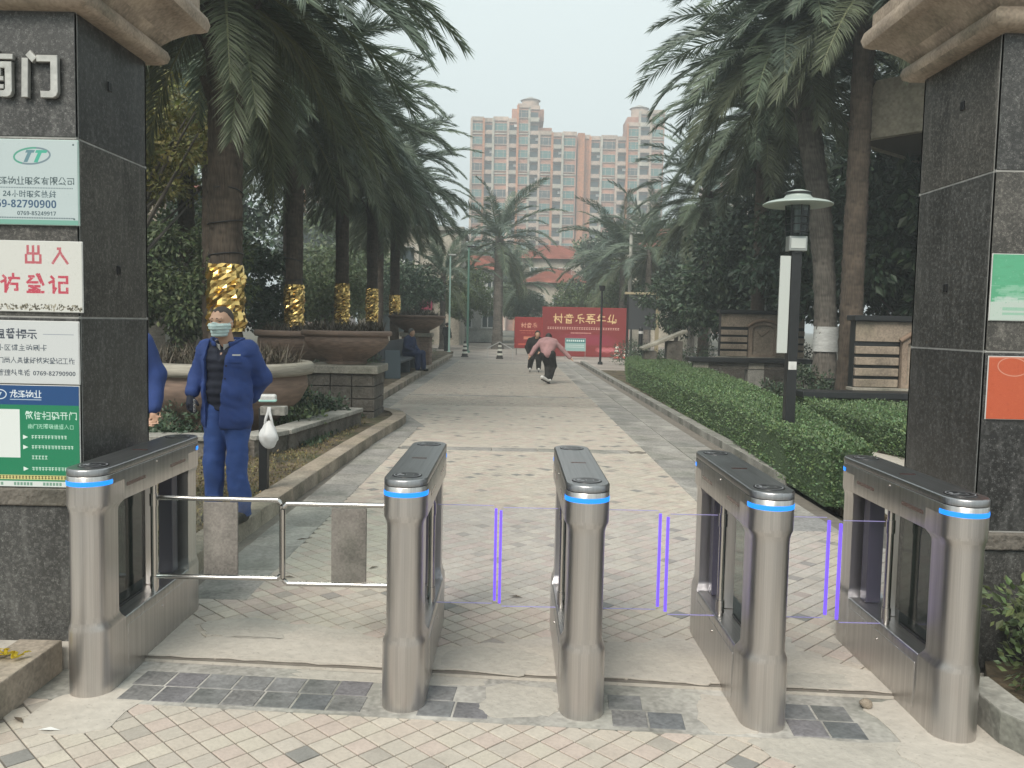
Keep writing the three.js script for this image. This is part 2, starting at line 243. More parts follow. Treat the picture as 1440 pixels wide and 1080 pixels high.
// cement smeared over the paving round the machines: thin irregular skins
function blob(cx, cz, rx, rz, seed, n = 40, amp = 0.35, turn = 0.07) { const f = seed * 3.7, pts = []; for (let i = 0; i < n; i++) { const a = i / n * Math.PI * 2, k = 1 - amp * vnoise(3 + Math.cos(a) * 2.2 + f, 3 + Math.sin(a) * 2.2 + f, 4096, 4096, seed) - 0.12 * vnoise(i * 0.9, f, 4096, 4096, seed + 1); const ca = Math.cos(a), sa = Math.sin(a), e = 0.55, x = Math.sign(ca) * Math.pow(Math.abs(ca), e) * rx * k, z = Math.sign(sa) * Math.pow(Math.abs(sa), e) * rz * k; pts.push([cx + x * Math.cos(turn) - z * Math.sin(turn), cz + x * Math.sin(turn) + z * Math.cos(turn)]); } return pts; }
function skin(cx, cz, rx, rz, seed, y, parent, m = M.cement, h = 0.004) { return part('cement_patch', prism(blob(cx, cz, rx, rz, seed), y - 0.003, y + h, 0.0012), m, parent); }
const cementTile = mat([0.45, 0.415, 0.365], 0.92, 0, { map: rep(tileTex, 0.9), bumpMap: rep(grainBump, 1.5), bumpScale: 0.006 });
const cement2 = mat([0.42, 0.395, 0.35], 0.92, 0, { map: rep(tileTex, 0.8), bumpMap: rep(grainBump, 1.7), bumpScale: 0.006 });
part('cement_patch', prism((() => { const a = [], b = []; for (let i = 0; i <= 60; i++) { const x = -2.0 + i * 4.4 / 60; a.push([x, zl(x) - 0.432 - 0.02 * vnoise(i * 0.8, 3, 4096, 4096, 2)]); b.push([x, zl(x) - 0.60 - 0.42 * vnoise(i * 0.33, 7, 4096, 4096, 3) - 0.07 * vnoise(i * 1.9, 11, 4096, 4096, 5)]); } return [...a, ...b.reverse()]; })(), -0.003, 0.0032, 0.001), cementTile, path);
skin(-1.0, zl(-1.0) - 0.60, 0.66, 0.17, 1, 0, path); skin(-0.06, zl(0) - 0.58, 0.30, 0.2, 2, 0, path, cement2); skin(0.75, zl(0.7) - 0.55, 0.32, 0.15, 3, 0, path); skin(1.48, zl(1.5) - 0.54, 0.22, 0.12, 4, 0, path, cement2);
skin(0.08, zl(0) - 0.19, 0.25, 0.2, 5, LOW, forecourt, cement2, 0.005); skin(0.98, zl(1) - 0.18, 0.19, 0.24, 6, LOW, forecourt, M.cement, 0.005); skin(1.9, zl(1.9) - 0.1, 0.42, 0.42, 7, LOW, forecourt, M.cement, 0.006); skin(-0.55, zl(-0.5) - 0.36, 0.6, 0.06, 8, LOW, forecourt, cement2, 0.005);
skin(1.62, zl(1.6) + 0.18, 0.75, 0.24, 9, LOW, forecourt, cement2, 0.003); skin(-1.78, zl(-2) + 0.12, 0.24, 0.3, 10, LOW, forecourt, M.cement, 0.003); skin(1.35, -4.3, 0.2, 0.25, 12, 0, path); skin(-1.35, -4.45, 0.32, 0.2, 13, 0, path, cement2);

// kerbs: separate stones along a line
function kerb(name, label, pts, w, h, m, len = 0.9, y0 = -0.02) {
  const t = thing(name, label, 'kerb'); const curve = new THREE.CatmullRomCurve3(pts.map(([x, z]) => V(x, 0, z)), false, 'catmullrom', 0.1), L = curve.getLength(), n = Math.round(L / len);
  for (let i = 0; i < n; i++) {
    const A = [], B = [], st = 4, out = [];
    for (let k = 0; k <= st; k++) { const u = (i + (k / st) * (1 - 0.006 / len)) / n, p = curve.getPointAt(Math.min(1, u)), d = curve.getTangentAt(Math.min(1, u)), nx = d.z, nz = -d.x; A.push([p.x, p.z]); B.push([p.x + nx * w, p.z + nz * w]); }
    out.push(...A, ...B.reverse()); part('kerb_stone', prism(out, y0, h + (R() - 0.5) * 0.004, 0.008), m[i % m.length], t);
  }
  return t;
}
const tan2 = mat([0.45, 0.385, 0.31], 0.9, 0, { map: rep(stoneTex, 1.1), bumpMap: rep(grainBump, 2), bumpScale: 0.004 }), grey2 = mat([0.40, 0.39, 0.355], 0.9, 0, { map: rep(stoneTex, 1.0), bumpMap: rep(grainBump, 2), bumpScale: 0.004 });
kerb('left_kerb', 'tan kerb curving round the planted bed behind the guard', LK, 0.22, 0.13, [M.tan, tan2]);
kerb('right_kerb', 'straight low grey kerb beside the clipped hedge', [[2.95, -37], [2.92, -30], [2.90, -20], [2.90, -12], [2.90, -8.9]], 0.16, 0.10, [M.kerbGrey, grey2]);
kerb('pillar_kerb', 'short tan kerb at the foot of the pillar with notices', [[-2.08, -1.2], [-2.08, -2.4], [-2.08, -3.9]], 0.2, 0.13, [tan2], 0.9, -0.04);
kerb('shrub_kerb', 'grey kerb holding the shrub bed beside the outermost turnstile', [[2.02, -3.72], [2.02, -3.3], [2.3, -2.95], [2.75, -2.65]], 0.14, 0.12, [M.kerbGrey], 0.6, -0.04).rotation.set(0, 0, 0);
// beds
structure('planting_bed', prism([...LK.map(([x, z]) => [x - 0.19, z]), [-3.2, -46], [-30, -46], [-30, -4.95], [-2.2, -4.9]], -0.05, 0.10), M.soil, 'dry brown soil bed on the far side of the tan kerb');
structure('hedge_bed', prism([[3.05, -7.4], [3.05, -30.4], [5.2, -30.4], [14, -35.9], [30, -40], [30, -6.4], [4.4, -6.4], [3.6, -7.0]], -0.05, 0.06), M.soil, 'soil bed under the clipped hedges');
structure('side_path', sheet([[3.25, -7.2], [4.1, -11.4], [4.75, -11.2], [5.4, -9.3], [8, -8.6], [8, -6.5], [4.4, -6.5]], 0.066, 0.5), M.cement, 'narrow pale path between the two hedges');
structure('pillar_bed', prism([[2.15, -3.7], [2.15, -3.35], [2.4, -3.05], [2.8, -2.8], [6, -2.8], [6, -4.0], [2.3, -4.0]], -0.06, 0.08), M.soil, 'dark soil round the shrub by the pillar');
structure('pillar_plinth', prism([[-6, -1.2], [-2.26, -1.2], [-2.26, -3.92], [-2.06, -3.92], [-2.06, -4.9], [-6, -4.9]], -0.05, 0.085), M.cement, 'grey footing under the notice pillar');

// ------------------------------------------------------------------ gate pillars
function pillar(name, label, x0, x1, z0, z1, yb, joints, top, side) {
  const t = thing(name, label, 'pillar', [(x0 + x1) / 2, 0, (z0 + z1) / 2]); const w = x1 - x0, d = z0 - z1, g = 0.008;
  part('core', box(w - 0.006, top - yb - 0.004, d - 0.006, 0, (top + yb) / 2, 0), M.mortarPale, t);
  const lv = [...joints, top];
  for (let i = 0; i < lv.length - 1; i++) {
    const gm = [M.granite, M.granite2, M.granite3], y0 = lv[i] + g / 2, y1 = lv[i + 1] - g / 2, h = y1 - y0, yc = (y0 + y1) / 2;
    for (const s of [-1, 1]) { part('slab', put(box(w - 0.006, h, 0.022, i * 0.3, 0, 0, 0.003), -i * 0.3, yc, s * (d / 2 - 0.011)), gm[(i + (s > 0 ? 1 : 0)) % 3], t); part('slab', put(box(0.022, h, d - 0.05, 0, i * 0.27, 0.4, 0.003), s * (w / 2 - 0.011), yc - i * 0.27, -0.4), gm[(i * 2 + (s > 0 ? 0 : 1)) % 3], t); }
  }
  // ledge and darker foot
  const ly = joints[0];
  part('ledge', box(w + 0.05, 0.085, d + 0.05, 0, ly - 0.0455, 0, 0.012), M.roughStone, t);
  part('foot', box(w + 0.012, ly - 0.09 - yb, d + 0.012, 0, (ly - 0.09 + yb) / 2, 0, 0.006), M.granite, t);
  // moulded cornice: a roll, a slope, a larger roll, a slab
  const prof = [[0, 0], [0.075, 0.0], [0.105, 0.02], [0.115, 0.05], [0.105, 0.08], [0.075, 0.10], [0.085, 0.112], [0.12, 0.15], [0.17, 0.19], [0.215, 0.22], [0.235, 0.225], [0.268, 0.245], [0.28, 0.285], [0.268, 0.325], [0.235, 0.345], [0.235, 0.42], [0.05, 0.5]];
  const rings = prof.map(([o, y]) => { const a = w / 2 - 0.02 + o, b = d / 2 - 0.02 + o; return [[-a, y, b], [a, y, b], [a, y, -b], [-a, y, -b]]; }); const P = [];
  for (let i = 0; i < rings.length - 1; i++) for (let k = 0; k < 4; k++) { const a = rings[i][k], b = rings[i][(k + 1) % 4], c = rings[i + 1][(k + 1) % 4], e = rings[i + 1][k]; P.push(...a, ...b, ...c, ...a, ...c, ...e); }
  const last = rings[rings.length - 1]; P.push(...last[0], ...last[1], ...last[2], ...last[0], ...last[2], ...last[3]);
  let cg = new THREE.BufferGeometry(); cg.setAttribute('position', new THREE.BufferAttribute(new Float32Array(P), 3)); cg = boxUV(toCreasedNormals(cg, 0.7));
  part('cornice', cg.translate(0, top - 0.002, 0), M.cornice, t);
  for (const [y, z] of [[top - 0.25, 0.05], [1.88, -0.02]]) part('bolt_socket', box(0.012, 0.045, 0.035, side * (w / 2 + 0.001), y, z, 0.003), M.blackPlastic, t);
  return t;
}
const PL = { x1: -2.03, z0: -4.0, z1: -4.76 }, PR = { x0: 2.24, z0: -4.05, z1: -4.82 };
pillar('gate_pillar', 'dark granite gate pillar carrying the notices and metal characters', -2.85, PL.x1, PL.z0, PL.z1, 0.06, [0.83, 1.635, 2.46], 3.03, 1);
pillar('gate_pillar', 'dark granite gate pillar with green and orange posters', PR.x0, 3.06, PR.z0, PR.z1, 0.0, [0.70, 1.565, 2.41], 3.04, -1);

// ------------------------------------------------------------------ writing, drawn stroke by stroke
const W3 = '1122 0425 0928 ', YAN = '1122 0423 2429 2937 ', REN = '2015 2429 ';
const GL = {
  南: '1292 5054 1419 149498 9889 3646 7566 2676 2878 5659', 泽: W3 + '3181 8143 4486 3696 3898 6469', 物: '1013 0353 2529 0746 6044 5393 9398 9888 7448 8358', 业: '3038 7078 1336 9374 0999', 服: '1118 1141 4149 1444 1747 5159 519193 6595 9569 6699', 务: '4013 3181 8115 3488 2676 7668 4719', 有: '0292 4017 3439 347479 4666 4868', 限: '1019 104143 4345 4526 5059 509094 5292 5494 5966 6599 9476', 公: '4015 6095 4718 1888 7699', 司: '1191 9198 9887 2464 2727 2727 2428 6468 2868', 小: '5059 5948 3517 7596', 时: '1118 1141 4148 1848 1444 5393 8089 8978 6576', 热: '2026 0343 0645 5272 7276 7696 6056 1819 3839 5859 7889', 线: '3014 1434 3417 1747 0938 5292 4595 7089 8967', 出: '5059 2024 2484 8084 1519 1999 9599', 入: '4151 5153 5319 5399', 访: YAN + '6061 4292 5236 5585 8588 8878', 登: '2141 4114 6084 7095 2464 2676 2626 2828 2678 2868 1999 3666', 记: YAN + '5191 9194 5494 5459 5999 9997', 温: W3 + '4181 4145 8185 4383 4585 4649 8689 4686 6669 3999', 馨: '1141 3034 1333 5080 5383 6084 2464 2656 1676 3739 7779 3979 3878', 提: '2029 0343 0646 5191 5154 9194 5292 5494 4696 7669 7898', 示: '2181 0494 5459 5948 2617 7699', 区: '1191 1119 1999 3378 7338', 请: YAN + '4191 7074 4292 5484 5459 8489 5686 5888', 主: '4051 2383 2686 0999 5359', 动: '1141 0444 2417 1748 4696 5393 9398 9887 7047', 刷: '1161 1114 6164 1464 1418 2527 2565 6567 4449 7177 9099 9988', 卡: '5056 5191 5575 0595 5659 6778', 门: '2033 1219 3191 9199 9988', 岗: '5053 2023 8083 2383 1419 1494 9499 3678 7638', 人: '5053 5319 5399', 员: '3173 3173 3131 3171 7173 3373 2527 2585 8587 5557 4719 6799', 做: REN + '3363 5056 4467 3739 3767 6769 3969 7067 7393 8349 6599', 好: '2017 1748 4419 0444 5191 9163 6369 6958 4595', 核: '2029 0343 2316 2345 7071 5191 7153 5383 8348 7599', 实: '5051 1193 1113 9193 3444 2555 1696 5356 5619 6699', 工: '1181 5159 0999', 作: REN + '5034 4393 6369 6696 6999', 管: '2013 2141 6052 6191 1313 1393 3435 3474 7476 3676 3639 3979 7779', 理: '1141 0444 0949 2128 5191 5155 9195 5393 5595 7079 5797 4999', 处: '3013 2242 4217 2466 6699 7078 7496', 电: '5058 2171 2126 7176 2676 2373 5898', 话: YAN + '8041 3393 7036 5686 5659 8689 5989', 龙: '0393 4034 3419 6069 6998 9897 7071 8457', 微: '2013 3014 2529 3133 4042 5153 3353 3555 4547 7062 6191 8258 6499', 信: REN + '5161 3292 4474 4676 4849 7879 4878 4979', 扫: '2029 0343 0646 5191 9199 5595 5999', 码: '1141 2116 2648 2529 4549 2949 5181 8185 5295 9598 9887 4777', 开: '1181 3139 7179 0494', 无: '1181 0494 5154 5419 6469 6999', 障: '1019 104143 4345 4525 6061 5090 5191 5292 5484 5457 8487 5686 4898 6769', 碍: '1141 2116 2648 2549 5181 5154 8184 5484 4595 4797 8689 5868', 通: '1122 0424 2427 0999 4181 8162 4383 4348 8388 4585 6368', 道: '1122 0424 2427 0999 5061 8071 4191 4383 4348 8388 4888 4585', 口: '2229 2282 8289 2989', 工2: '', 村: '2029 0343 2317 2346 4393 8089 8978 5567', 音: '5051 2181 3142 7162 0393 2577 2529 7579 2979 2777', 年: '3013 2282 2555 2525 0696 5159 2226', 华: '3014 2326 6056 5888 8595 0797 5659', 嘉: '1090 5052 2272 2343 2474 1595 3737 0747 3849 6797 6769 9799', 天: '1181 0494 5154 5419 5499', 乐: '7031 3134 3494 5359 2617 7698',
};
function write(ctx, text, x, y, s, weight, color, gap = 1.04) { // y is the top of the characters
  ctx.strokeStyle = color; ctx.fillStyle = color; ctx.lineCap = 'square'; ctx.lineJoin = 'miter'; ctx.lineWidth = weight;
  for (const ch of text) {
    if (GL[ch]) { for (const st of GL[ch].split(' ')) { if (st.length < 4) continue; ctx.beginPath(); for (let i = 0; i + 1 < st.length; i += 2) { const px = x + s * ((st.charCodeAt(i) - 48) / 10 + 0.05), py = y + s * ((st.charCodeAt(i + 1) - 48) / 10 + 0.05); i ? ctx.lineTo(px, py) : ctx.moveTo(px, py); } ctx.stroke(); } x += s * gap; }
    else { ctx.font = `bold ${s * 1.06}px sans-serif`; ctx.textBaseline = 'top'; ctx.fillText(ch, x, y - s * 0.1); x += ctx.measureText(ch).width * 1.01; }
  }
  return x;
}
function canvas(w, h, draw) { const c = document.createElement('canvas'); c.width = w; c.height = h; const ctx = c.getContext('2d'); draw(ctx, w, h); const t = new THREE.CanvasTexture(c); t.colorSpace = THREE.SRGBColorSpace; t.magFilter = THREE.LinearFilter; return t; }
function speck(ctx, w, h, n, seed, cols, smax = 3) { const f = rng(seed); for (let i = 0; i < n; i++) { ctx.fillStyle = cols[Math.floor(f() * cols.length)]; ctx.globalAlpha = 0.15 + 0.4 * f(); ctx.fillRect(f() * w, f() * h, 1 + f() * smax, 1 + f() * smax); } ctx.globalAlpha = 1; }
// a printed board: thin box with rounded edges, print on its face
function board(name, label, category, w, h, th, tex, [x, y, z], backMat = M.white, turn = 0, rough = 0.45, holder) {
  const t = thing(name, label, category, [x, y, z], turn); part('backing', box(w, h, th, 0, 0, -th / 2, Math.min(0.004, th / 3)), backMat, t);
  const g = new THREE.PlaneGeometry(w - 0.006, h - 0.006); g.translate(0, 0, 0.0022); part('print', g, mat([0.70, 0.71, 0.72], rough, 0, { map: tex }), t); return t;
}
const ZF = PL.z0 + 0.002, K = 1100; // notices: pixels per metre
// company plate
board('company_plate', 'pale green glass company plate, topmost notice on the granite pillar', 'sign', 0.70, 0.39, 0.014, canvas(0.7 * K, 0.39 * K, (c, w, h) => {
  c.fillStyle = '#c3d0d1'; c.fillRect(0, 0, w, h); speck(c, w, h, 500, 5, ['#aebfc0', '#d3dcdc'], 6);
  c.fillStyle = '#7fb3a4'; c.fillRect(0, h * 0.945, w, h * 0.055);
  c.lineWidth = 9; c.strokeStyle = '#7c8f98'; c.beginPath(); c.ellipse(w * 0.70, h * 0.19, 92, 40, -0.1, -1.3, 2.2); c.stroke(); c.strokeStyle = '#5aa58f'; c.beginPath(); c.ellipse(w * 0.70, h * 0.19, 92, 40, -0.1, 2.2, 5.0); c.stroke();
  c.fillStyle = '#6a8f98'; c.save(); c.transform(1, 0, -0.45, 1, w * 0.69, h * 0.12); c.fillRect(-8, 0, 20, 62); c.fillRect(-20, 0, 44, 14); c.fillStyle = '#4fb39a'; c.fillRect(44, 0, 20, 62); c.fillRect(30, 0, 58, 14); c.restore();
  write(c, '泽物业服务有限公司', w - 400, h * 0.435, 41, 4.2, '#4d5d60'); c.fillStyle = '#7c8b8e'; for (let i = 0; i < 46; i++) c.fillRect(w - 400 + i * 8.2, h * 0.56, 5.5, 6);
  write(c, '24小时服务热线', w - 385, h * 0.595, 37, 3.8, '#52646a'); write(c, '0769-82790900', w - 480, h * 0.70, 50, 4, '#3c5a78'); write(c, ' 0769-85249917', w - 320, h * 0.835, 27, 3, '#52646a');
  c.fillStyle = '#66777c'; for (let i = 0; i < 44; i++) c.fillRect(w - 400 + i * 8.6, h * 0.915, 6, 7);
  c.fillStyle = '#5a6a6c'; c.beginPath(); c.arc(w - 20, 22, 5, 0, 7); c.fill(); c.beginPath(); c.arc(w - 20, h - 30, 5, 0, 7); c.fill();
}), [-2.365, 2.253, ZF + 0.016], mat([0.45, 0.60, 0.56], 0.2), 0, 0.3);
board('entry_notice', 'weathered white notice with faded red characters on the granite pillar', 'sign', 0.72, 0.33, 0.008, canvas(0.72 * K, 0.33 * K, (c, w, h) => {
  c.fillStyle = '#d9d9d3'; c.fillRect(0, 0, w, h); speck(c, w, h, 900, 8, ['#c4c4bc', '#e4e4df', '#cfcfc8'], 8);
  write(c, '出入', w - 300, h * 0.06, 92, 13, '#c0606a', 1.5); write(c, '访登记', w - 420, h * 0.46, 100, 13, '#c4475a', 1.24); speck(c, w, h * 0.8, 2600, 9, ['#dededa', '#d6d6cf'], 5);
  const f = rng(4); for (let i = 0; i < 260; i++) { c.fillStyle = ['#4d483c', '#6b6656', '#a49e8c'][Math.floor(f() * 3)]; c.beginPath(); c.ellipse(f() * w, h * (0.90 + 0.08 * f()), 2 + 7 * f(), 1 + 4 * f(), f() * 3, 0, 7); c.fill(); }
}), [-2.365, 1.822, ZF + 0.009]);
board('reminder_notice', 'white notice with small dark characters and phone number on granite pillar', 'sign', 0.70, 0.297, 0.008, canvas(0.7 * K, 0.297 * K, (c, w, h) => {
  c.fillStyle = '#d3d6d6'; c.fillRect(0, 0, w, h); speck(c, w, h, 500, 12, ['#c6caca', '#dddfdf'], 7);
  write(c, '温馨提示', w - 435, h * 0.12, 53, 6, '#3a4250'); c.fillStyle = '#8b93a0'; c.fillRect(w - 185, h * 0.20, 160, 3);
  write(c, '小区请主动刷卡', w - 425, h * 0.37, 34, 3.6, '#555d66', 1.1); write(c, '门岗人员做好核实登记工作', w - 425, h * 0.575, 33, 3.4, '#555d66', 1.02); write(c, '管理处电话', w - 425, h * 0.775, 33, 3.4, '#555d66'); write(c, '0769-82790900', w - 240, h * 0.785, 30, 3, '#4a525b');
}), [-2.375, 1.4685, ZF + 0.009]);
board('scan_notice', 'green and blue notice with white characters above the pillar ledge', 'sign', 0.70, 0.485, 0.008, canvas(0.7 * K, 0.485 * K, (c, w, h) => {
  c.fillStyle = '#17825a'; c.fillRect(0, 0, w, h); speck(c, w, h, 600, 15, ['#1c8c62', '#147650'], 7);
  c.fillStyle = '#174a80'; c.fillRect(0, 0, w, h * 0.19); write(c, '龙泽物业', w - 360, h * 0.045, 40, 4.5, '#e4eaf0'); c.fillStyle = '#b9c8d8'; c.fillRect(w - 360, h * 0.135, 165, 4); c.strokeStyle = '#e4eaf0'; c.lineWidth = 5; c.beginPath(); c.ellipse(w - 412, h * 0.09, 34, 24, 0, 0, 7); c.stroke(); c.beginPath(); c.moveTo(w - 440, h * 0.08); c.lineTo(w - 405, h * 0.075); c.lineTo(w - 420, h * 0.125); c.stroke();
  write(c, '微信扫码开门', w - 285, h * 0.25, 44, 4, '#dff0e6'); write(c, '南门无障碍通道入口', w - 270, h * 0.375, 26, 2.6, '#b9e0c9');
  c.fillStyle = '#e6ebe8'; c.fillRect(w - 560, h * 0.235, 250, 255);
  [0.485, 0.585, 0.80].forEach((y, i) => { c.fillStyle = '#e6f2ea'; c.beginPath(); c.moveTo(w - 295, h * y); c.lineTo(w - 295, h * y + 24); c.lineTo(w - 268, h * y + 12); c.fill(); c.fillStyle = '#cfe7d8'; const f = rng(i + 3); for (let k = 0; k < 11 + 2 * (i % 2); k++) { c.fillRect(w - 250 + k * 17, h * y + 2, 13, 4); c.fillRect(w - 250 + k * 17, h * y + 10 + 3 * f(), 13, 3); c.fillRect(w - 248 + k * 17 + 6 * f(), h * y + 2, 4, 19); } }); c.fillStyle = '#cfe7d8'; for (let k = 0; k < 5; k++) { c.fillRect(w - 250 + k * 17, h * 0.69, 13, 4); c.fillRect(w - 246 + k * 17, h * 0.69, 4, 19); c.fillRect(w - 250 + k * 17, h * 0.72, 13, 3); }
  c.fillStyle = '#d9d08a'; c.fillRect(0, h * 0.885, w, h * 0.045); c.fillStyle = '#4a4a2c'; for (let k = 0; k < 32; k++) { c.fillRect(w - 560 + k * 17, h * 0.893, 12, 4); c.fillRect(w - 556 + k * 17, h * 0.893, 4, 17); c.fillRect(w - 560 + k * 17, h * 0.912, 12, 3); }
  c.fillStyle = '#dfe6e2'; c.fillRect(0, h * 0.945, w, h * 0.055); c.fillStyle = '#7aa08e'; for (let k = 0; k < 26; k++) if (k % 9 < 6) c.fillRect(w - 500 + k * 17, h * 0.957, 12, 16);
}), [-2.378, 1.0735, ZF + 0.009]);
// raised metal characters
{
  const bevel = { depth: 0.022, bevelEnabled: true, bevelSize: 0.002, bevelThickness: 0.002, bevelSegments: 1 }, ex = (pts) => { const g = new THREE.ExtrudeGeometry(new THREE.Shape(pts.map((p) => new THREE.Vector2(...p))), bevel); return boxUV(g); };
  const chMat = mat([0.56, 0.56, 0.53], 0.35, 0.4, { map: rep(grainTex, 4) });
  const men = thing('metal_character', 'raised metal gate-shaped character with a tilted dot nearest the pillar corner', 'lettering', [-2.262, 2.635, ZF + 0.006]);
  part('stroke', ex([[0.0, 0], [0.026, 0], [0.030, 0.172], [0.004, 0.172]]), chMat, men);
  part('stroke', ex([[0.022, 0.186], [0.042, 0.206], [0.070, 0.176], [0.050, 0.156]]), chMat, men);
  part('stroke', ex([[0.071, 0.186], [0.163, 0.186], [0.163, 0.024], [0.156, 0.008], [0.142, 0], [0.088, 0], [0.086, 0.026], [0.126, 0.026], [0.133, 0.033], [0.134, 0.160], [0.071, 0.160]].reverse()), chMat, men);
  for (const y of [0.05, 0.16]) part('stud', bar([0.014, y, -0.008], [0.014, y, 0.001], 0.003), M.chrome, men);
  const nan = thing('metal_character', 'raised boxy metal character with inner strokes, beside the gate-shaped one', 'lettering', [-2.478, 2.635, ZF + 0.006]);
  part('stroke', ex([[0, 0.168], [0.176, 0.168], [0.176, 0.188], [0, 0.188]]), chMat, nan); part('stroke', ex([[0.075, 0.190], [0.101, 0.190], [0.101, 0.215], [0.075, 0.215]]), chMat, nan); part('stroke', ex([[0.075, 0.156], [0.101, 0.156], [0.101, 0.166], [0.075, 0.166]]), chMat, nan);
  part('stroke', ex([[0.008, 0], [0.034, 0], [0.034, 0.128], [0.142, 0.128], [0.142, 0.033], [0.135, 0.026], [0.118, 0.026], [0.118, 0], [0.150, 0], [0.164, 0.008], [0.170, 0.024], [0.170, 0.154], [0.008, 0.154]]), chMat, nan);
  for (const y of [0.036, 0.072]) part('stroke', ex([[0.046, y], [0.132, y], [0.132, y + 0.016], [0.046, y + 0.016]]), chMat, nan); part('stroke', ex([[0.080, 0.004], [0.096, 0.004], [0.096, 0.033], [0.080, 0.033]]), chMat, nan);
  for (const s of [0, 1]) part('stroke', ex([[0.055 + s * 0.045, 0.094], [0.075 + s * 0.045, 0.094], [0.075 + s * 0.045, 0.122], [0.055 + s * 0.045, 0.122]]), chMat, nan);
}
board('green_poster', 'green and white poster on the right-hand granite pillar', 'poster', 0.62, 0.315, 0.006, canvas(640, 325, (c, w, h) => { c.fillStyle = '#5fae86'; c.fillRect(0, 0, w, h); const f = rng(2); for (let i = 0; i < 900; i++) { const y = f() * h; c.globalAlpha = 0.5; c.fillStyle = y > h * 0.62 ? '#c6d6cc' : y > h * 0.45 ? '#93c6aa' : '#62b58c'; c.fillRect(f() * w, y, 20 + 60 * f(), 5 + 12 * f()); } c.globalAlpha = 1; c.fillStyle = '#c3d2c8'; c.fillRect(0, h * 0.72, w, h * 0.28); c.fillStyle = '#9fc8b2'; c.fillRect(60, h * 0.8, 300, 16); c.fillRect(60, h * 0.88, 220, 12); speck(c, w, h, 500, 21, ['#a9ccb8', '#73b893'], 6); }), [2.552, 1.868, PR.z0 + 0.009]);
board('orange_poster', 'plain orange poster below the green one on granite pillar', 'poster', 0.62, 0.302, 0.006, canvas(640, 312, (c, w, h) => { c.fillStyle = '#c9603f'; c.fillRect(0, 0, w, h); speck(c, w, h, 900, 22, ['#d06a47', '#bd5838', '#cc6544'], 14); c.strokeStyle = '#d99a84'; c.lineWidth = 5; c.beginPath(); c.ellipse(120, 50, 75, 45, 0.1, 0, 7); c.stroke(); c.fillStyle = '#d8907a'; c.fillRect(0, 0, w, 7); }), [2.562, 1.394, PR.z0 + 0.009]);

// ------------------------------------------------------------------ turnstiles
function stadium(w, L, n = 14) { const r = w / 2, c = L / 2 - r, p = []; for (let i = 0; i <= n; i++) { const a = i / n * Math.PI; p.push([Math.cos(a) * r, c + Math.sin(a) * r]); } for (let i = 0; i <= n; i++) { const a = Math.PI + i / n * Math.PI; p.push([Math.cos(a) * r, -c + Math.sin(a) * r]); } return p.map(([x, z]) => [x, z]); }
function smooth(g, a = 0.6) { const uv = g.attributes.uv; g = toCreasedNormals(g, a); return g; }
function loft(sections) { // sections = arrays of [x, y, z] of equal length, closed rings
  const P = [], U = []; for (let i = 0; i < sections.length - 1; i++) { const A = sections[i], B = sections[i + 1], n = A.length; let u = 0; for (let k = 0; k < n; k++) { const k2 = (k + 1) % n, a = A[k], b = A[k2], c = B[k2], d = B[k], du = Math.hypot(b[0] - a[0], b[2] - a[2]); P.push(...a, ...b, ...c, ...a, ...c, ...d); U.push(u, a[1], u + du, b[1], u + du, c[1], u, a[1], u + du, c[1], u, d[1]); u += du; } }
  const g = new THREE.BufferGeometry(); g.setAttribute('position', new THREE.BufferAttribute(new Float32Array(P), 3)); g.setAttribute('uv', new THREE.BufferAttribute(new Float32Array(U), 2)); g.computeVertexNormals(); return smooth(g, 0.7);
}
const TL = 1.2, TW = 0.188;
function stadiumPrism(w, L, y0, y1, bevel) { // round-ended block with a small bevel at the top edge; uv runs round it
  const ring = (s, y) => stadium(w - 2 * s, L - 2 * s, 18).map(([x, z]) => [x, y, z]).reverse();
  const secs = [ring(0, y0), ring(0, y1 - bevel), ring(bevel * 0.35, y1 - bevel * 0.35), ring(bevel, y1)]; const g = [loft(secs)];
  for (const [y, s] of [[y1, bevel], [y0, 0]]) g.push(sheet(stadium(w - 2 * s, L - 2 * s, 18), y)); return merge(g);
}
function postGeo(sign) {
  const secs = [[-0.022, 0.0946], [0.262, 0.0946], [0.272, 0.0935], [0.290, 0.085], [0.308, 0.0795], [0.33, 0.078], [0.77, 0.078], [0.788, 0.0795], [0.803, 0.085], [0.818, 0.0935], [0.83, 0.0946], [0.909, 0.0946]].map(([y, hw]) => {
    const p = [], zf = TL / 2 + 0.0004 - (0.0946 - hw) * 0.2, zc = zf - hw, zb = TL / 2 - 0.185 - (hw > 0.08 ? (hw - 0.08) * 2.2 : 0);
    for (let i = 0; i <= 16; i++) { const a = i / 16 * Math.PI; p.push([Math.cos(a) * hw, y, sign * (zc + Math.sin(a) * hw)]); } p.push([-hw, y, sign * zb], [hw, y, sign * zb]); return sign > 0 ? p.reverse() : p; });
  return loft(secs);
}
function ledGeo(sign) { const p = [], r = TW / 2 + 0.0012, zc = TL / 2 - TW / 2, n = 24; const ring = (dr, y) => { const q = []; for (let i = 0; i <= n; i++) { const a = -0.12 + i / n * (Math.PI + 0.24); q.push([Math.cos(a) * (r + dr), y, sign * (zc + Math.sin(a) * (r + dr))]); } return q; }; const A = ring(-0.006, 0.910), B = ring(0, 0.911), C = ring(0.001, 0.921), D = ring(0, 0.931), E = ring(-0.006, 0.932); const L = [A, B, C, D, E]; for (let j = 0; j < 4; j++) for (let i = 0; i < n; i++) { p.push(...L[j][i], ...L[j][i + 1], ...L[j + 1][i + 1], ...L[j][i], ...L[j + 1][i + 1], ...L[j + 1][i]); } const g = new THREE.BufferGeometry(); g.setAttribute('position', new THREE.BufferAttribute(new Float32Array(p), 3)); g.computeVertexNormals(); return smooth(g); }
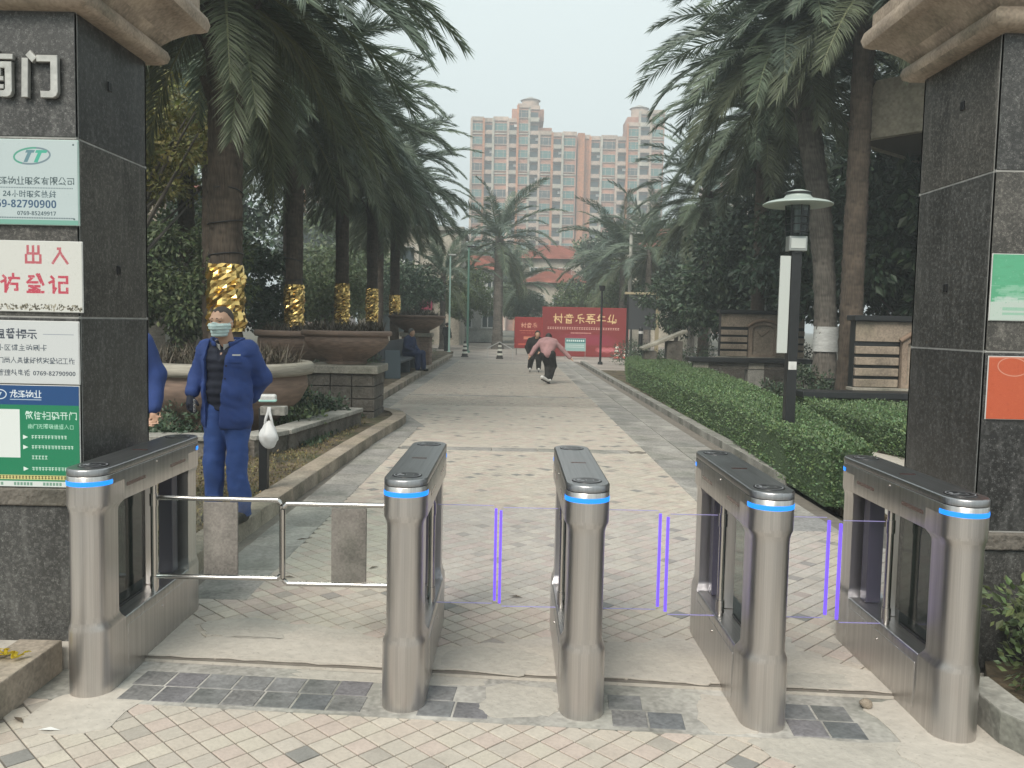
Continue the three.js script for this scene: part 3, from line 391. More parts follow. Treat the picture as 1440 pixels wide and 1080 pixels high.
function roundRect(w, h, r) { const s = new THREE.Shape(); s.moveTo(-w / 2 + r, -h / 2); s.lineTo(w / 2 - r, -h / 2); s.quadraticCurveTo(w / 2, -h / 2, w / 2, -h / 2 + r); s.lineTo(w / 2, h / 2 - r); s.quadraticCurveTo(w / 2, h / 2, w / 2 - r, h / 2); s.lineTo(-w / 2 + r, h / 2); s.quadraticCurveTo(-w / 2, h / 2, -w / 2, h / 2 - r); s.lineTo(-w / 2, -h / 2 + r); s.quadraticCurveTo(-w / 2, -h / 2, -w / 2 + r, -h / 2); return s; }
const TG = {
  base: stadiumPrism(TW, TL, -0.022, 0.268, 0.006), head: stadiumPrism(TW, TL, 0.818, 0.953, 0.002), lid: stadiumPrism(TW, TL, 0.9565, 0.985, 0.006), neck: stadiumPrism(TW - 0.012, TL - 0.012, 0.95, 0.96, 0.001),
  front: postGeo(1), rear: postGeo(-1), ledF: ledGeo(1), ledR: ledGeo(-1),
  slot: new THREE.ExtrudeGeometry(roundRect(0.20, 0.017, 0.006), { depth: 0.003, bevelEnabled: false }),
  panel: new THREE.ExtrudeGeometry(roundRect(0.72, 0.20, 0.004), { depth: 0.003, bevelEnabled: true, bevelSize: 0.001, bevelThickness: 0.001, bevelSegments: 1 }),
  pane: new THREE.ExtrudeGeometry(roundRect(0.42, 0.556, 0.012), { depth: 0.006, bevelEnabled: false }),
};
function readerGeo() { const g = []; const ring = (r0, r1, y) => put(new THREE.RingGeometry(r0, r1, 40), 0, y, 0, 0, -Math.PI / 2); g.push(put(new THREE.CylinderGeometry(0.062, 0.063, 0.003, 40), 0, 0.9865, 0)); return merge(g); }
const readerRing = mat([0.20, 0.20, 0.21], 0.3, 0.6), readerMark = mat([0.30, 0.31, 0.33], 0.4);
function turnstile(x, zFront, label, left, right) {
  const t = thing('turnstile', label, 'turnstile', [x, 0, zFront - TL / 2], 0, 'row of steel turnstiles');
  const bs = part('base', TG.base, M.steel, t); for (const s of [-1, 1]) { const p = part('access_panel', TG.panel, M.steel, bs); p.position.set(s * (TW / 2 - 0.0015), 0.125, 0); p.rotation.y = s * Math.PI / 2; const k = part('keyhole', put(new THREE.CylinderGeometry(0.007, 0.007, 0.004, 12), s * (TW / 2 + 0.0035), 0.185, -0.02, 0, 0, Math.PI / 2), M.chrome, bs); }
  part('front_post', TG.front, M.steel, t); part('rear_post', TG.rear, M.steel, t);
  const hd = part('head', TG.head, M.steel, t);
  for (const s of [-1, 1]) for (const z of [0.26, -0.24]) { const p = part('sensor_slot', TG.slot, M.sensor, hd); p.position.set(s * (TW / 2 - 0.0018), 0.882, z); p.rotation.y = s * Math.PI / 2; }
  for (const s of [-1, 1]) part('screw', put(new THREE.CylinderGeometry(0.005, 0.005, 0.003, 10), s * (TW / 2 + 0.001), 0.935, 0.03, 0, 0, Math.PI / 2), M.chrome, hd);
  part('lid_gap', TG.neck, M.blackPlastic, t);
  const lid = part('lid', TG.lid, M.steelTop, t);
  for (const z of [0.475, -0.475]) {
    const rd = part('card_reader', put(new THREE.CylinderGeometry(0.064, 0.065, 0.003, 40), 0, 0.9865, z), M.blackPlastic, lid);
    part('reader_mark', [put(new THREE.RingGeometry(0.054, 0.0575, 36), 0, 0.9885, z, 0, -Math.PI / 2), put(new THREE.RingGeometry(0.020, 0.024, 4, 1, 0.8), 0.012, 0.9885, z, 0, -Math.PI / 2), ...[0, 1, 2, 3, 4].map((k) => put(new THREE.RingGeometry(0.030 + 0.003 * k, 0.0318 + 0.003 * k, 10, 1, 2.4, 1.3), 0, 0.9885, z, 0, -Math.PI / 2)), put(new THREE.PlaneGeometry(0.022, 0.014), -0.022, 0.9885, z + 0.01, 0, -Math.PI / 2)], readerMark, lid);
  }
  part('status_slot', put(new THREE.ExtrudeGeometry(roundRect(0.075, 0.02, 0.009), { depth: 0.0015, bevelEnabled: false }), 0, 0.9845, 0, 0, -Math.PI / 2), M.sensor, lid);
  part('led_strip', TG.ledF, M.led, t); part('led_strip', TG.ledR, M.led, t);
  // inside of the frame: panes and gasket, dark cabinet, poles
  for (const z of [0.205]) { const p = part('glass_pane', TG.pane, M.smokeGlass, t); p.position.set(-0.003, 0.543, z); p.rotation.y = Math.PI / 2; part('gasket', [box(0.016, 0.552, 0.012, 0, 0.543, 0.408), box(0.014, 0.012, 0.40, 0, 0.275, 0.205)], M.blackPlastic, t); }
  for (const y of [0.30, 0.78]) part('pane_clip', box(0.03, 0.045, 0.016, 0, y, 0.385, 0.003), M.chrome, t);
  part('inner_cabinet', box(0.075, 0.548, 0.075, 0, 0.543, -0.335, 0.006), mat([0.06, 0.055, 0.075], 0.4), t);
  part('centre_post', box(0.05, 0.548, 0.03, 0, 0.543, -0.115, 0.004), M.steel, t);
  for (const [s, kind] of [[-1, left], [1, right]]) {
    if (!kind) continue;
    const px = s * 0.066; part('wing_pole', put(new THREE.CylinderGeometry(0.017, 0.017, 0.552, 18), px, 0.543, 0), M.chrome, t);
    for (const y of [0.315, 0.735]) part('wing_clamp', put(new THREE.CylinderGeometry(0.021, 0.021, 0.062, 18), px, y, 0), M.chrome, t);
    const w = kind.reach;
    if (kind.tube) {
      const x0 = px + s * 0.012, x1 = px + s * w, y0 = 0.345, y1 = 0.745, r = 0.035, pts = [[x0, y1, 0], [x1 - s * r, y1, 0]]; for (let i = 1; i < 6; i++) { const a = i / 6 * Math.PI / 2; pts.push([x1 - s * r + s * Math.sin(a) * r, y1 - r + Math.cos(a) * r, 0]); } pts.push([x1, y1 - r, 0], [x1, y0 + r, 0]); for (let i = 1; i < 6; i++) { const a = i / 6 * Math.PI / 2; pts.push([x1 - s * r + s * Math.cos(a) * r, y0 + r - Math.sin(a) * r, 0]); } pts.push([x1 - s * r, y0, 0], [x0, y0, 0]);
      const gate = part('swing_gate', tube(pts, 0.0125, 160, 12), M.chrome, t);
      const pg = part('gate_pane', new THREE.ExtrudeGeometry(roundRect(w - 0.02, 0.385, 0.03), { depth: 0.004, bevelEnabled: false }), M.glass, gate); pg.position.set(px + s * (w / 2), 0.545, -0.002);
      part('gate_panel', box(0.172, 0.368, 0.014, px + s * kind.panel, 0.545, 0, 0.003), M.greyPanel, gate);
    } else {
      const h = 0.49, wing = part('wing', new THREE.ExtrudeGeometry(roundRect(w, h, 0.02), { depth: 0.010, bevelEnabled: false }), M.acrylic, t); wing.position.set(px + s * (0.012 + w / 2), 0.513, -0.005);
      const e = s * w / 2; part('led_edge', box(0.013, h - 0.03, 0.0115, e - s * 0.003, 0, 0.005), M.ledViolet, wing);
      for (const q of [-1, 1]) part('edge_line', box(w - 0.03, 0.0012, 0.0104, 0, q * h / 2, 0.005), M.acrylicEdge, wing);
    }
  }
  return t;
}
const reach = 0.30;
turnstile(-1.845, -3.615, 'steel turnstile standing against the notice pillar with tube-framed gate', null, { tube: 1, reach: 0.64, panel: 0.335 });
turnstile(-0.445, -3.535, 'steel turnstile with a tube-framed gate on one side and clear wing on the other', { tube: 1, reach: 0.60, panel: 0.275 }, { reach: 0.305 });
turnstile(0.33, -3.495, 'steel turnstile with clear wings, next to the one with tube-framed gate and clear wing', { reach: 0.295 }, { reach: 0.33 });
turnstile(1.09, -3.425, 'steel turnstile with clear wings, next to the one at the shrub bed', { reach: 0.255 }, { reach: 0.365 });
turnstile(1.862, -3.362, 'steel turnstile at the end of the row beside the shrub bed and poster pillar', { reach: 0.225 }, null);

// ------------------------------------------------------------------ soft bodies: distance fields meshed by surface nets
function nets(f, lo, hi, h, uvk = 1) {
  const n = lo.map((a, i) => Math.ceil((hi[i] - a) / h) + 2), [nx, ny, nz] = n, G = new Float32Array(nx * ny * nz), id = (i, j, k) => i + nx * (j + ny * k);
  for (let k = 0; k < nz; k++) for (let j = 0; j < ny; j++) for (let i = 0; i < nx; i++) G[id(i, j, k)] = f(lo[0] + i * h, lo[1] + j * h, lo[2] + k * h);
  const idx = new Int32Array(nx * ny * nz).fill(-1), pos = [], tri = [];
  for (let k = 0; k < nz - 1; k++) for (let j = 0; j < ny - 1; j++) for (let i = 0; i < nx - 1; i++) {
    let c = 0, sx = 0, sy = 0, sz = 0; const v = (a, b, d) => G[id(i + a, j + b, k + d)];
    const edge = (a, b, d, a2, b2, d2) => { const p = v(a, b, d), q = v(a2, b2, d2); if ((p < 0) !== (q < 0)) { const t = p / (p - q); sx += a + (a2 - a) * t; sy += b + (b2 - b) * t; sz += d + (d2 - d) * t; c++; } };
    for (const a of [0, 1]) for (const b of [0, 1]) { edge(0, a, b, 1, a, b); edge(a, 0, b, a, 1, b); edge(a, b, 0, a, b, 1); }
    if (c) { idx[id(i, j, k)] = pos.length / 3; pos.push(lo[0] + (i + sx / c) * h, lo[1] + (j + sy / c) * h, lo[2] + (k + sz / c) * h); }
  }
  for (let k = 1; k < nz - 1; k++) for (let j = 1; j < ny - 1; j++) for (let i = 1; i < nx - 1; i++) {
    const a = G[id(i, j, k)] < 0; const q = (p0, p1, p2, p3, flip) => { if (Math.min(p0, p1, p2, p3) < 0) return; flip ? tri.push(p0, p2, p1, p0, p3, p2) : tri.push(p0, p1, p2, p0, p2, p3); };
    if (a !== (G[id(i + 1, j, k)] < 0)) q(idx[id(i, j - 1, k - 1)], idx[id(i, j, k - 1)], idx[id(i, j, k)], idx[id(i, j - 1, k)], !a);
    if (a !== (G[id(i, j + 1, k)] < 0)) q(idx[id(i - 1, j, k - 1)], idx[id(i - 1, j, k)], idx[id(i, j, k)], idx[id(i, j, k - 1)], !a);
    if (a !== (G[id(i, j, k + 1)] < 0)) q(idx[id(i - 1, j - 1, k)], idx[id(i, j - 1, k)], idx[id(i, j, k)], idx[id(i - 1, j, k)], !a);
  }
  const g = new THREE.BufferGeometry(); g.setAttribute('position', new THREE.BufferAttribute(new Float32Array(pos), 3)); g.setIndex(tri); g.computeVertexNormals();
  const uv = new Float32Array(pos.length / 3 * 2); for (let i = 0; i < uv.length / 2; i++) { uv[i * 2] = (pos[i * 3] + pos[i * 3 + 2] * 0.8) * uvk; uv[i * 2 + 1] = pos[i * 3 + 1] * uvk; } g.setAttribute('uv', new THREE.BufferAttribute(uv, 2)); return g;
}
const smin = (a, b, k) => { const h = Math.max(k - Math.abs(a - b), 0) / k; return Math.min(a, b) - h * h * k * 0.25; };
const cap = (x, y, z, a, b, ra, rb) => { const bx = b[0] - a[0], by = b[1] - a[1], bz = b[2] - a[2], px = x - a[0], py = y - a[1], pz = z - a[2]; const t = Math.max(0, Math.min(1, (px * bx + py * by + pz * bz) / (bx * bx + by * by + bz * bz || 1e-9))); return Math.hypot(px - bx * t, py - by * t, pz - bz * t) - (ra + (rb - ra) * t); };
const ell = (x, y, z, c, r) => { const dx = (x - c[0]) / r[0], dy = (y - c[1]) / r[1], dz = (z - c[2]) / r[2], k = Math.hypot(dx, dy, dz); return (k - 1) * Math.min(...r); };
// a chain of wide, shallow cross-sections (torso): list of [x, y, z, halfwidth, halfdepth]
function torso(list, k = 0.05) { return (x, y, z) => { let d = 9; for (let i = 0; i < list.length - 1; i++) { const a = list[i], b = list[i + 1], bx = b[0] - a[0], by = b[1] - a[1], bz = b[2] - a[2]; const t = Math.max(0, Math.min(1, ((x - a[0]) * bx + (y - a[1]) * by + (z - a[2]) * bz) / (bx * bx + by * by + bz * bz))); const w = a[3] + (b[3] - a[3]) * t, e = a[4] + (b[4] - a[4]) * t, qx = x - a[0] - bx * t, qy = y - a[1] - by * t, qz = z - a[2] - bz * t; const m = Math.min(w, e), kx = qx / w * m, kz = qz / e * m; d = smin(d, Math.hypot(kx, qy, kz) - m, k); } return d; }; }
function limb(pts, k = 0.03) { return (x, y, z) => { let d = 9; for (let i = 0; i < pts.length - 1; i++) d = smin(d, cap(x, y, z, pts[i], pts[i + 1], pts[i][3], pts[i + 1][3]), k); return d; }; }
const wob = (x, y, z, f, s) => noise3(x * f + 40, y * f + 40, z * f + 40, s) - 0.5;

function headField(c, s = 1, yaw = 0, tilt = 0) { // c = centre of the head
  const cy = Math.cos(yaw), sy = Math.sin(yaw), ct = Math.cos(tilt), st = Math.sin(tilt);
  return { local(x, y, z) { let a = x - c[0], b = y - c[1], d = z - c[2]; let u = (cy * a - sy * d) / s, w = (sy * a + cy * d) / s; b /= s; return [u, ct * b + st * w, -st * b + ct * w]; },
    f(x, y, z) { const [a, b, d] = this.local(x, y, z); let r = ell(a, b, d, [0, 0.03, -0.008], [0.076, 0.088, 0.094]); r = smin(r, ell(a, b, d, [0, -0.045, 0.022], [0.060, 0.066, 0.066]), 0.04); r = smin(r, ell(a, b, d, [0, -0.090, 0.048], [0.028, 0.020, 0.026]), 0.03); r = smin(r, ell(a, b, d, [0, 0.030, 0.076], [0.055, 0.012, 0.014]), 0.02); r = smin(r, cap(a, b, d, [0, 0.012, 0.088], [0, -0.030, 0.104], 0.007, 0.013), 0.015); for (const q of [-1, 1]) { r = smin(r, ell(a, b, d, [q * 0.078, -0.008, -0.005], [0.010, 0.030, 0.018]), 0.01); r = smin(r, ell(a, b, d, [q * 0.038, -0.022, 0.066], [0.022, 0.018, 0.018]), 0.02); r = -smin(-r, ell(a, b, d, [q * 0.031, 0.010, 0.094], [0.018, 0.010, 0.012]), 0.01); } return r * s; } };
}
function hand(x, y, z, P) { // P: wrist, dir, side, curl axis -> palm and five fingers as a field
  let d = cap(x, y, z, P.w, P.p, 0.024, 0.030); for (const fg of P.fingers) d = smin(d, Math.min(cap(x, y, z, fg[0], fg[1], 0.0095, 0.009), cap(x, y, z, fg[1], fg[2], 0.009, 0.0075)), 0.008); return d;
}
function makeHand(w, dir, side, bend) { const W = V(...w), D = V(...dir).normalize(), S = V(...side).normalize(), N = V(...bend).normalize(), at = (a, b, c) => W.clone().addScaledVector(D, a).addScaledVector(S, b).addScaledVector(N, c).toArray(); const fingers = [-1.5, -0.5, 0.5, 1.5].map((k, i) => { const L = [0.062, 0.075, 0.080, 0.070][i]; return [at(0.085, k * 0.019, 0), at(0.085 + L * 0.55, k * 0.021, 0.012), at(0.085 + L * 0.9, k * 0.021, 0.034)]; }); fingers.push([at(0.035, 0.026, 0.005), at(0.068, 0.050, 0.014), at(0.094, 0.056, 0.026)]); return { w, p: at(0.075, 0, 0), fingers }; }

// ------------------------------------------------------------------ the guard in blue
{
  const t = thing('person', 'masked guard in open blue work jacket and blue trousers behind a turnstile', 'person', [-2.11, 0.13, -6.3], 0.12);
  t.rotation.y = -0.12; t.scale.setScalar(0.93);
  const HC = [-0.02, 1.595, 0.045], HD = headField(HC, 1.06, -0.12, 0.06), headF = (x, y, z) => HD.f(x, y, z);
  const tor = torso([[0, 1.40, -0.02, 0.175, 0.085], [0, 1.28, 0, 0.185, 0.118], [0, 1.08, 0.01, 0.165, 0.115], [0, 0.94, 0, 0.165, 0.115]]);
  const armR = [[-0.19, 1.395, -0.02, 0.062], [-0.25, 1.17, -0.045, 0.052], [-0.245, 1.03, 0.08, 0.042]], armL = [[0.19, 1.395, -0.02, 0.062], [0.235, 1.15, -0.12, 0.052], [0.11, 1.0, -0.20, 0.042]];
  const legs = [limb([[-0.085, 0.92, 0, 0.092], [-0.105, 0.50, 0.015, 0.064], [-0.12, 0.09, -0.02, 0.045]]), limb([[0.085, 0.92, 0, 0.092], [0.10, 0.50, 0.015, 0.064], [0.115, 0.09, -0.02, 0.045]])];
  const neck = (x, y, z) => cap(x, y, z, [0, 1.40, -0.015], [-0.015, 1.52, 0.012], 0.062, 0.055);
  const HR = makeHand([-0.26, 1.02, 0.09], [0.15, -0.9, 0.35], [0.9, 0.1, 0.3], [0.3, 0.2, -0.8]);
  const body = (x, y, z) => { let d = smin(smin(tor(x, y, z) + 0.02, neck(x, y, z), 0.04), headF(x, y, z), 0.025); d = smin(d, limb(armR)(x, y, z) + 0.014, 0.03); d = smin(d, limb(armL)(x, y, z) + 0.014, 0.03); d = smin(d, Math.min(legs[0](x, y, z), legs[1](x, y, z)) + 0.016, 0.03); return d; };
  const skinTop = nets((x, y, z) => Math.max(smin(neck(x, y, z), headF(x, y, z), 0.025), 1.36 - y), [-0.16, 1.34, -0.14], [0.13, 1.76, 0.20], 0.0075), bodyLow = nets((x, y, z) => Math.max(body(x, y, z), y - 1.37), [-0.40, 0.0, -0.30], [0.40, 1.40, 0.24], 0.02);
  part('body', [skinTop, bodyLow], M.skin, t);
  part('glove', nets((x, y, z) => hand(x, y, z, HR) - 0.003, [-0.40, 0.80, -0.05], [-0.12, 1.08, 0.24], 0.006), M.navy, t);
  // eyes, brows, hair, mask
  const L2W = (a, b, d) => { const cy = Math.cos(-0.12), sy = Math.sin(-0.12), ct = Math.cos(0.06), st = Math.sin(0.06), s = 1.06; const b2 = (ct * b - st * d) * s, d2 = (st * b + ct * d) * s, a2 = a * s; return [HC[0] + cy * a2 + sy * d2, HC[1] + b2, HC[2] - sy * a2 + cy * d2]; };
  part('eye', [-1, 1].map((q) => { const p = L2W(q * 0.031, 0.010, 0.076); return put(new THREE.SphereGeometry(0.012, 12, 8), p[0], p[1], p[2], -0.12, 0, 0, [1.2, 0.45, 0.6]); }), mat([0.03, 0.02, 0.018], 0.2), t);
  part('eyebrow', [-1, 1].map((q) => bar(L2W(q * 0.014, 0.034, 0.092), L2W(q * 0.052, 0.036, 0.076), 0.0042)), M.hair, t);
  part('hair', nets((x, y, z) => { const [a, b, d] = HD.local(x, y, z); const line = 0.066 + 0.008 * Math.sin(a * 160) * (d > 0.03 ? 1 : 0) + (d > 0.03 ? (d - 0.03) * 0.45 : (d - 0.03) * 1.15); return Math.max(headF(x, y, z) - 0.0022 + wob(x, y, z, 160, 3) * 0.007, (line - b) * 0.8); }, [-0.16, 1.48, -0.12], [0.12, 1.76, 0.20], 0.0065), mat([0.055, 0.046, 0.04], 0.9), t);
  part('face_mask', nets((x, y, z) => { const [a, b, d] = HD.local(x, y, z); const pleat = 0.0025 * Math.sin(b * 260); return Math.max(headF(x, y, z) - 0.009 - pleat - 0.006 * Math.max(0, 1 - Math.abs(a) / 0.05), b + 0.002 - 0.012 * Math.max(0, 1 - Math.abs(a) / 0.03), -0.100 - b, 0.008 - d + Math.abs(a) * 0.1); }, [-0.16, 1.46, 0.0], [0.12, 1.62, 0.22], 0.0055), M.mask, t);
  part('ear_loop', [-1, 1].map((q) => tube([L2W(q * 0.062, -0.008, 0.05), L2W(q * 0.082, 0.004, 0.02), L2W(q * 0.090, 0.012, -0.012)], 0.0018, 8, 5)), M.shirt, t);
  // clothes
  const jac = (x, y, z) => { const drape = wob(x, y * 0.45, z, 10, 5) * 0.042 + wob(x + y * 0.6, y * 0.8, z, 26, 8) * 0.024 - 0.004; const hem = torso([[0, 1.40, -0.02, 0.165, 0.095], [0, 1.28, 0, 0.20, 0.138], [0, 1.05, 0.01, 0.195, 0.145], [0.005, 0.84, 0.0, 0.205, 0.15]])(x, y, z); let d = Math.max(hem, 0.745 - y + 0.02 * Math.sin(x * 20)); const aR = limb([[-0.175, 1.375, -0.02, 0.082], [-0.25, 1.17, -0.045, 0.070], [-0.248, 1.045, 0.07, 0.060]], 0.04)(x, y, z), aL = limb([[0.175, 1.375, -0.02, 0.082], [0.235, 1.15, -0.12, 0.070], [0.12, 1.0, -0.20, 0.060]], 0.04)(x, y, z); d = smin(d, Math.min(aR, aL), y > 1.33 ? 0.05 : 0.018); return d + drape; };
  const openL = (y) => -0.135 + (1.42 - y) * 0.02, openR = (y) => 0.058 - (1.42 - y) * 0.10 + (y > 1.33 ? (y - 1.33) * 0.1 : 0);
  const jacket = part('jacket', nets((x, y, z) => { let d = jac(x, y, z); d = Math.max(d, y - 1.465 - (Math.abs(x) < 0.1 ? 0 : 0)); if (z > -0.02) { const o = Math.max(openL(y) - x, x - openR(y), -0.01 - z); d = Math.max(d, -o); } return Math.max(d, -(cap(x, y, z, [0, 1.38, 0.0], [0, 1.6, 0.02], 0.072, 0.09))); }, [-0.42, 0.70, -0.34], [0.42, 1.50, 0.24], 0.0105), M.jacket, t);
  part('collar', nets((x, y, z) => { const r = Math.hypot(x * 0.92, z + 0.012), h = 1.40 + 0.03 * (z < 0 ? 1 : 0.2), e = Math.abs(r - (0.098 + (y - 1.4) * 0.25)) - 0.010; return Math.max(e, h - y, y - 1.478 + Math.max(0, z) * 0.45, (z > 0.02 && Math.abs(x) < 0.055) ? 0.02 : -1); }, [-0.16, 1.38, -0.16], [0.16, 1.50, 0.16], 0.008), M.jacket, jacket);
  for (const y of [1.26, 1.16, 1.06, 0.96, 0.86]) part('button', put(new THREE.CylinderGeometry(0.007, 0.007, 0.004, 10), openR(y) + 0.02, y, 0.146, 0, Math.PI / 2), M.navy, jacket);
  part('pocket_flap', put(box(0.10, 0.028, 0.006, 0, 0, 0, 0.002), 0.135, 1.30, 0.128, 0.42), M.jacket, jacket);
  part('chest_badge', put(box(0.062, 0.012, 0.003, 0, 0, 0, 0.001), 0.135, 1.345, 0.121, 0.42, -0.2), M.shirt, jacket);
  part('vest', nets((x, y, z) => Math.max(torso([[0, 1.39, -0.02, 0.165, 0.085], [0, 1.28, 0, 0.165, 0.112], [0, 1.06, 0.01, 0.155, 0.110], [0, 0.93, 0, 0.155, 0.105]])(x, y, z) + 0.004 * Math.sin(y * 95) + wob(x, y, z, 16, 4) * 0.02, 0.90 - y, y - 1.45, -cap(x, y, z, [-0.01, 1.30, 0.13], [-0.01, 1.6, 0.02], 0.012, 0.09)), [-0.20, 0.88, -0.16], [0.20, 1.48, 0.18], 0.0105), M.navy, t);
  part('shirt_collar', nets((x, y, z) => { const r = Math.hypot(x + 0.008, z - 0.002), e = Math.abs(r - (0.073 + (y - 1.42) * 0.2)) - 0.005; return Math.max(e, 1.375 + (z < 0 ? 0.02 : 0) - y - 0.0 + Math.max(0, z) * -0.6, y - 1.462 + Math.max(0, z) * 0.5, Math.abs(x + 0.006) - 0.5 < 0 && z > 0.055 && Math.abs(x + 0.006) < 0.012 ? 0.02 : -1); }, [-0.12, 1.33, -0.11], [0.12, 1.48, 0.12], 0.006), M.shirt, t);
  part('trousers', nets((x, y, z) => { const a = limb([[-0.085, 0.90, 0, 0.108], [-0.10, 0.50, 0.02, 0.084], [-0.112, 0.06, -0.01, 0.078]])(x, y, z), b = limb([[0.085, 0.90, 0, 0.108], [0.095, 0.50, 0.02, 0.084], [0.107, 0.06, -0.01, 0.078]])(x, y, z); return Math.max(smin(a, b, 0.03) + wob(x, y * 0.5, z, 13, 6) * 0.055 + wob(x, y, z, 30, 4) * 0.02, y - 0.96, 0.045 - y); }, [-0.26, 0.03, -0.15], [0.26, 0.98, 0.17], 0.0125), M.trousers, t);
  part('shoes', nets((x, y, z) => { let d = 9; for (const q of [-0.12, 0.12]) d = Math.min(d, smin(ell(x, y, z, [q * 1.05, 0.045, 0.05], [0.048, 0.05, 0.115]), ell(x, y, z, [q, 0.06, -0.02], [0.045, 0.06, 0.06]), 0.04)); return Math.max(d, 0.002 - y); }, [-0.24, -0.01, -0.12], [0.24, 0.14, 0.20], 0.012), M.blackCloth, t);
  part('key_chain', [0, 1, 2, 3, 4, 5, 6].map((k) => put(new THREE.TorusGeometry(0.008, 0.0022, 6, 10), -0.19, 0.985 - k * 0.014, 0.165, k % 2 * 1.5)), M.chrome, t);
}
// generic clothed person from joints, for the others; P holds points [x, y, z]
function figure(label, pos, turn, P, mats, h = 0.018, group) {
  const t = thing('person', label, 'person', pos, turn); const HD = headField(P.head, P.hs || 1.04, P.yaw || 0, P.tilt || 0), hf = (x, y, z) => HD.f(x, y, z);
  const tr = torso(P.torso), nk = (x, y, z) => cap(x, y, z, P.neck, P.head, 0.055, 0.05); const arms = P.arms.map((a) => limb(a)), legs = P.legs.map((a) => limb(a)); const lo = P.lo, hi = P.hi;
  const hands = P.arms.map((a) => { const e = a[a.length - 1], b = a[a.length - 2], d = V(e[0] - b[0], e[1] - b[1], e[2] - b[2]).normalize(); return makeHand(e.slice(0, 3), d.toArray(), [d.z, 0.1, -d.x], [0, -0.3, 0.9]); });
  part('body', nets((x, y, z) => { let d = smin(smin(tr(x, y, z) + 0.02, nk(x, y, z), 0.04), hf(x, y, z), 0.02); for (const a of arms) d = smin(d, a(x, y, z) + 0.012, 0.02); for (const l of legs) d = smin(d, l(x, y, z) + 0.014, 0.02); for (const hd of hands) d = smin(d, hand(x, y, z, hd), 0.015); return d; }, lo, hi, h), M.skin, t);
  part('jacket', nets((x, y, z) => { let d = tr(x, y, z) - 0.018; if (P.hem) d = Math.max(d, P.hem(x, y, z)); for (const a of arms) d = smin(d, a(x, y, z) - 0.016, 0.04); return Math.max(d + wob(x, y, z, 12, 3) * 0.03, hf(x, y, z) * -1 + 0.0, -(cap(x, y, z, P.neck, P.head, 0.062, 0.07))); }, lo, hi, h), mats[0], t);
  part('trousers', nets((x, y, z) => { let d = 9; for (const l of legs) d = smin(d, l(x, y, z) - 0.022, 0.03); return d + wob(x, y, z, 11, 7) * 0.03; }, lo, hi, h), mats[1], t);
  part('hair', nets((x, y, z) => { const [a, b, d] = HD.local(x, y, z); const line = 0.045 + (d > 0.03 ? (d - 0.03) * 0.5 : (d - 0.03) * (P.longHair ? 3 : 1.3)); let r = Math.max(hf(x, y, z) - 0.012, (line - b) * 0.7); if (P.longHair) r = smin(r, ell(a, b, d, [0, -0.03, -0.085], [0.055, 0.08, 0.035]), 0.02); return r; }, P.head.map((c) => c - 0.2), P.head.map((c) => c + 0.2), h * 0.7), mats[3] || M.hair, t);
  part('shoes', nets((x, y, z) => { let d = 9; for (const s of P.shoes) d = Math.min(d, cap(x, y, z, s[0], s[1], 0.05, 0.04)); return d; }, lo, hi, h * 0.8), mats[2], t);
  return t;
}
// second guard half hidden by the notice pillar
figure('person in blue jacket half hidden behind the notice pillar', [-3.10, 0.1, -6.6], 0.5, { head: [0, 1.56, 0.03], neck: [0, 1.38, 0], torso: [[0, 1.36, -0.02, 0.19, 0.095], [0, 1.22, 0, 0.21, 0.13], [0, 0.9, 0, 0.20, 0.14]], arms: [[[-0.22, 1.34, -0.02, 0.07], [-0.30, 1.1, -0.05, 0.06], [-0.24, 0.9, 0.08, 0.045]], [[0.22, 1.34, -0.02, 0.075], [0.31, 1.08, -0.03, 0.066], [0.29, 0.84, 0.06, 0.05]]], legs: [[[-0.09, 0.88, 0, 0.10], [-0.1, 0.48, 0.02, 0.075], [-0.1, 0.09, 0, 0.06]], [[0.09, 0.88, 0, 0.10], [0.1, 0.48, 0.02, 0.075], [0.1, 0.09, 0, 0.06]]], shoes: [[[-0.1, 0.05, 0], [-0.1, 0.045, 0.13]], [[0.1, 0.05, 0], [0.1, 0.045, 0.13]]], lo: [-0.45, -0.02, -0.25], hi: [0.45, 1.80, 0.30] }, [M.jacket, M.trousers, M.blackCloth], 0.017);
const skateWhite = mat([0.62, 0.62, 0.60], 0.5);
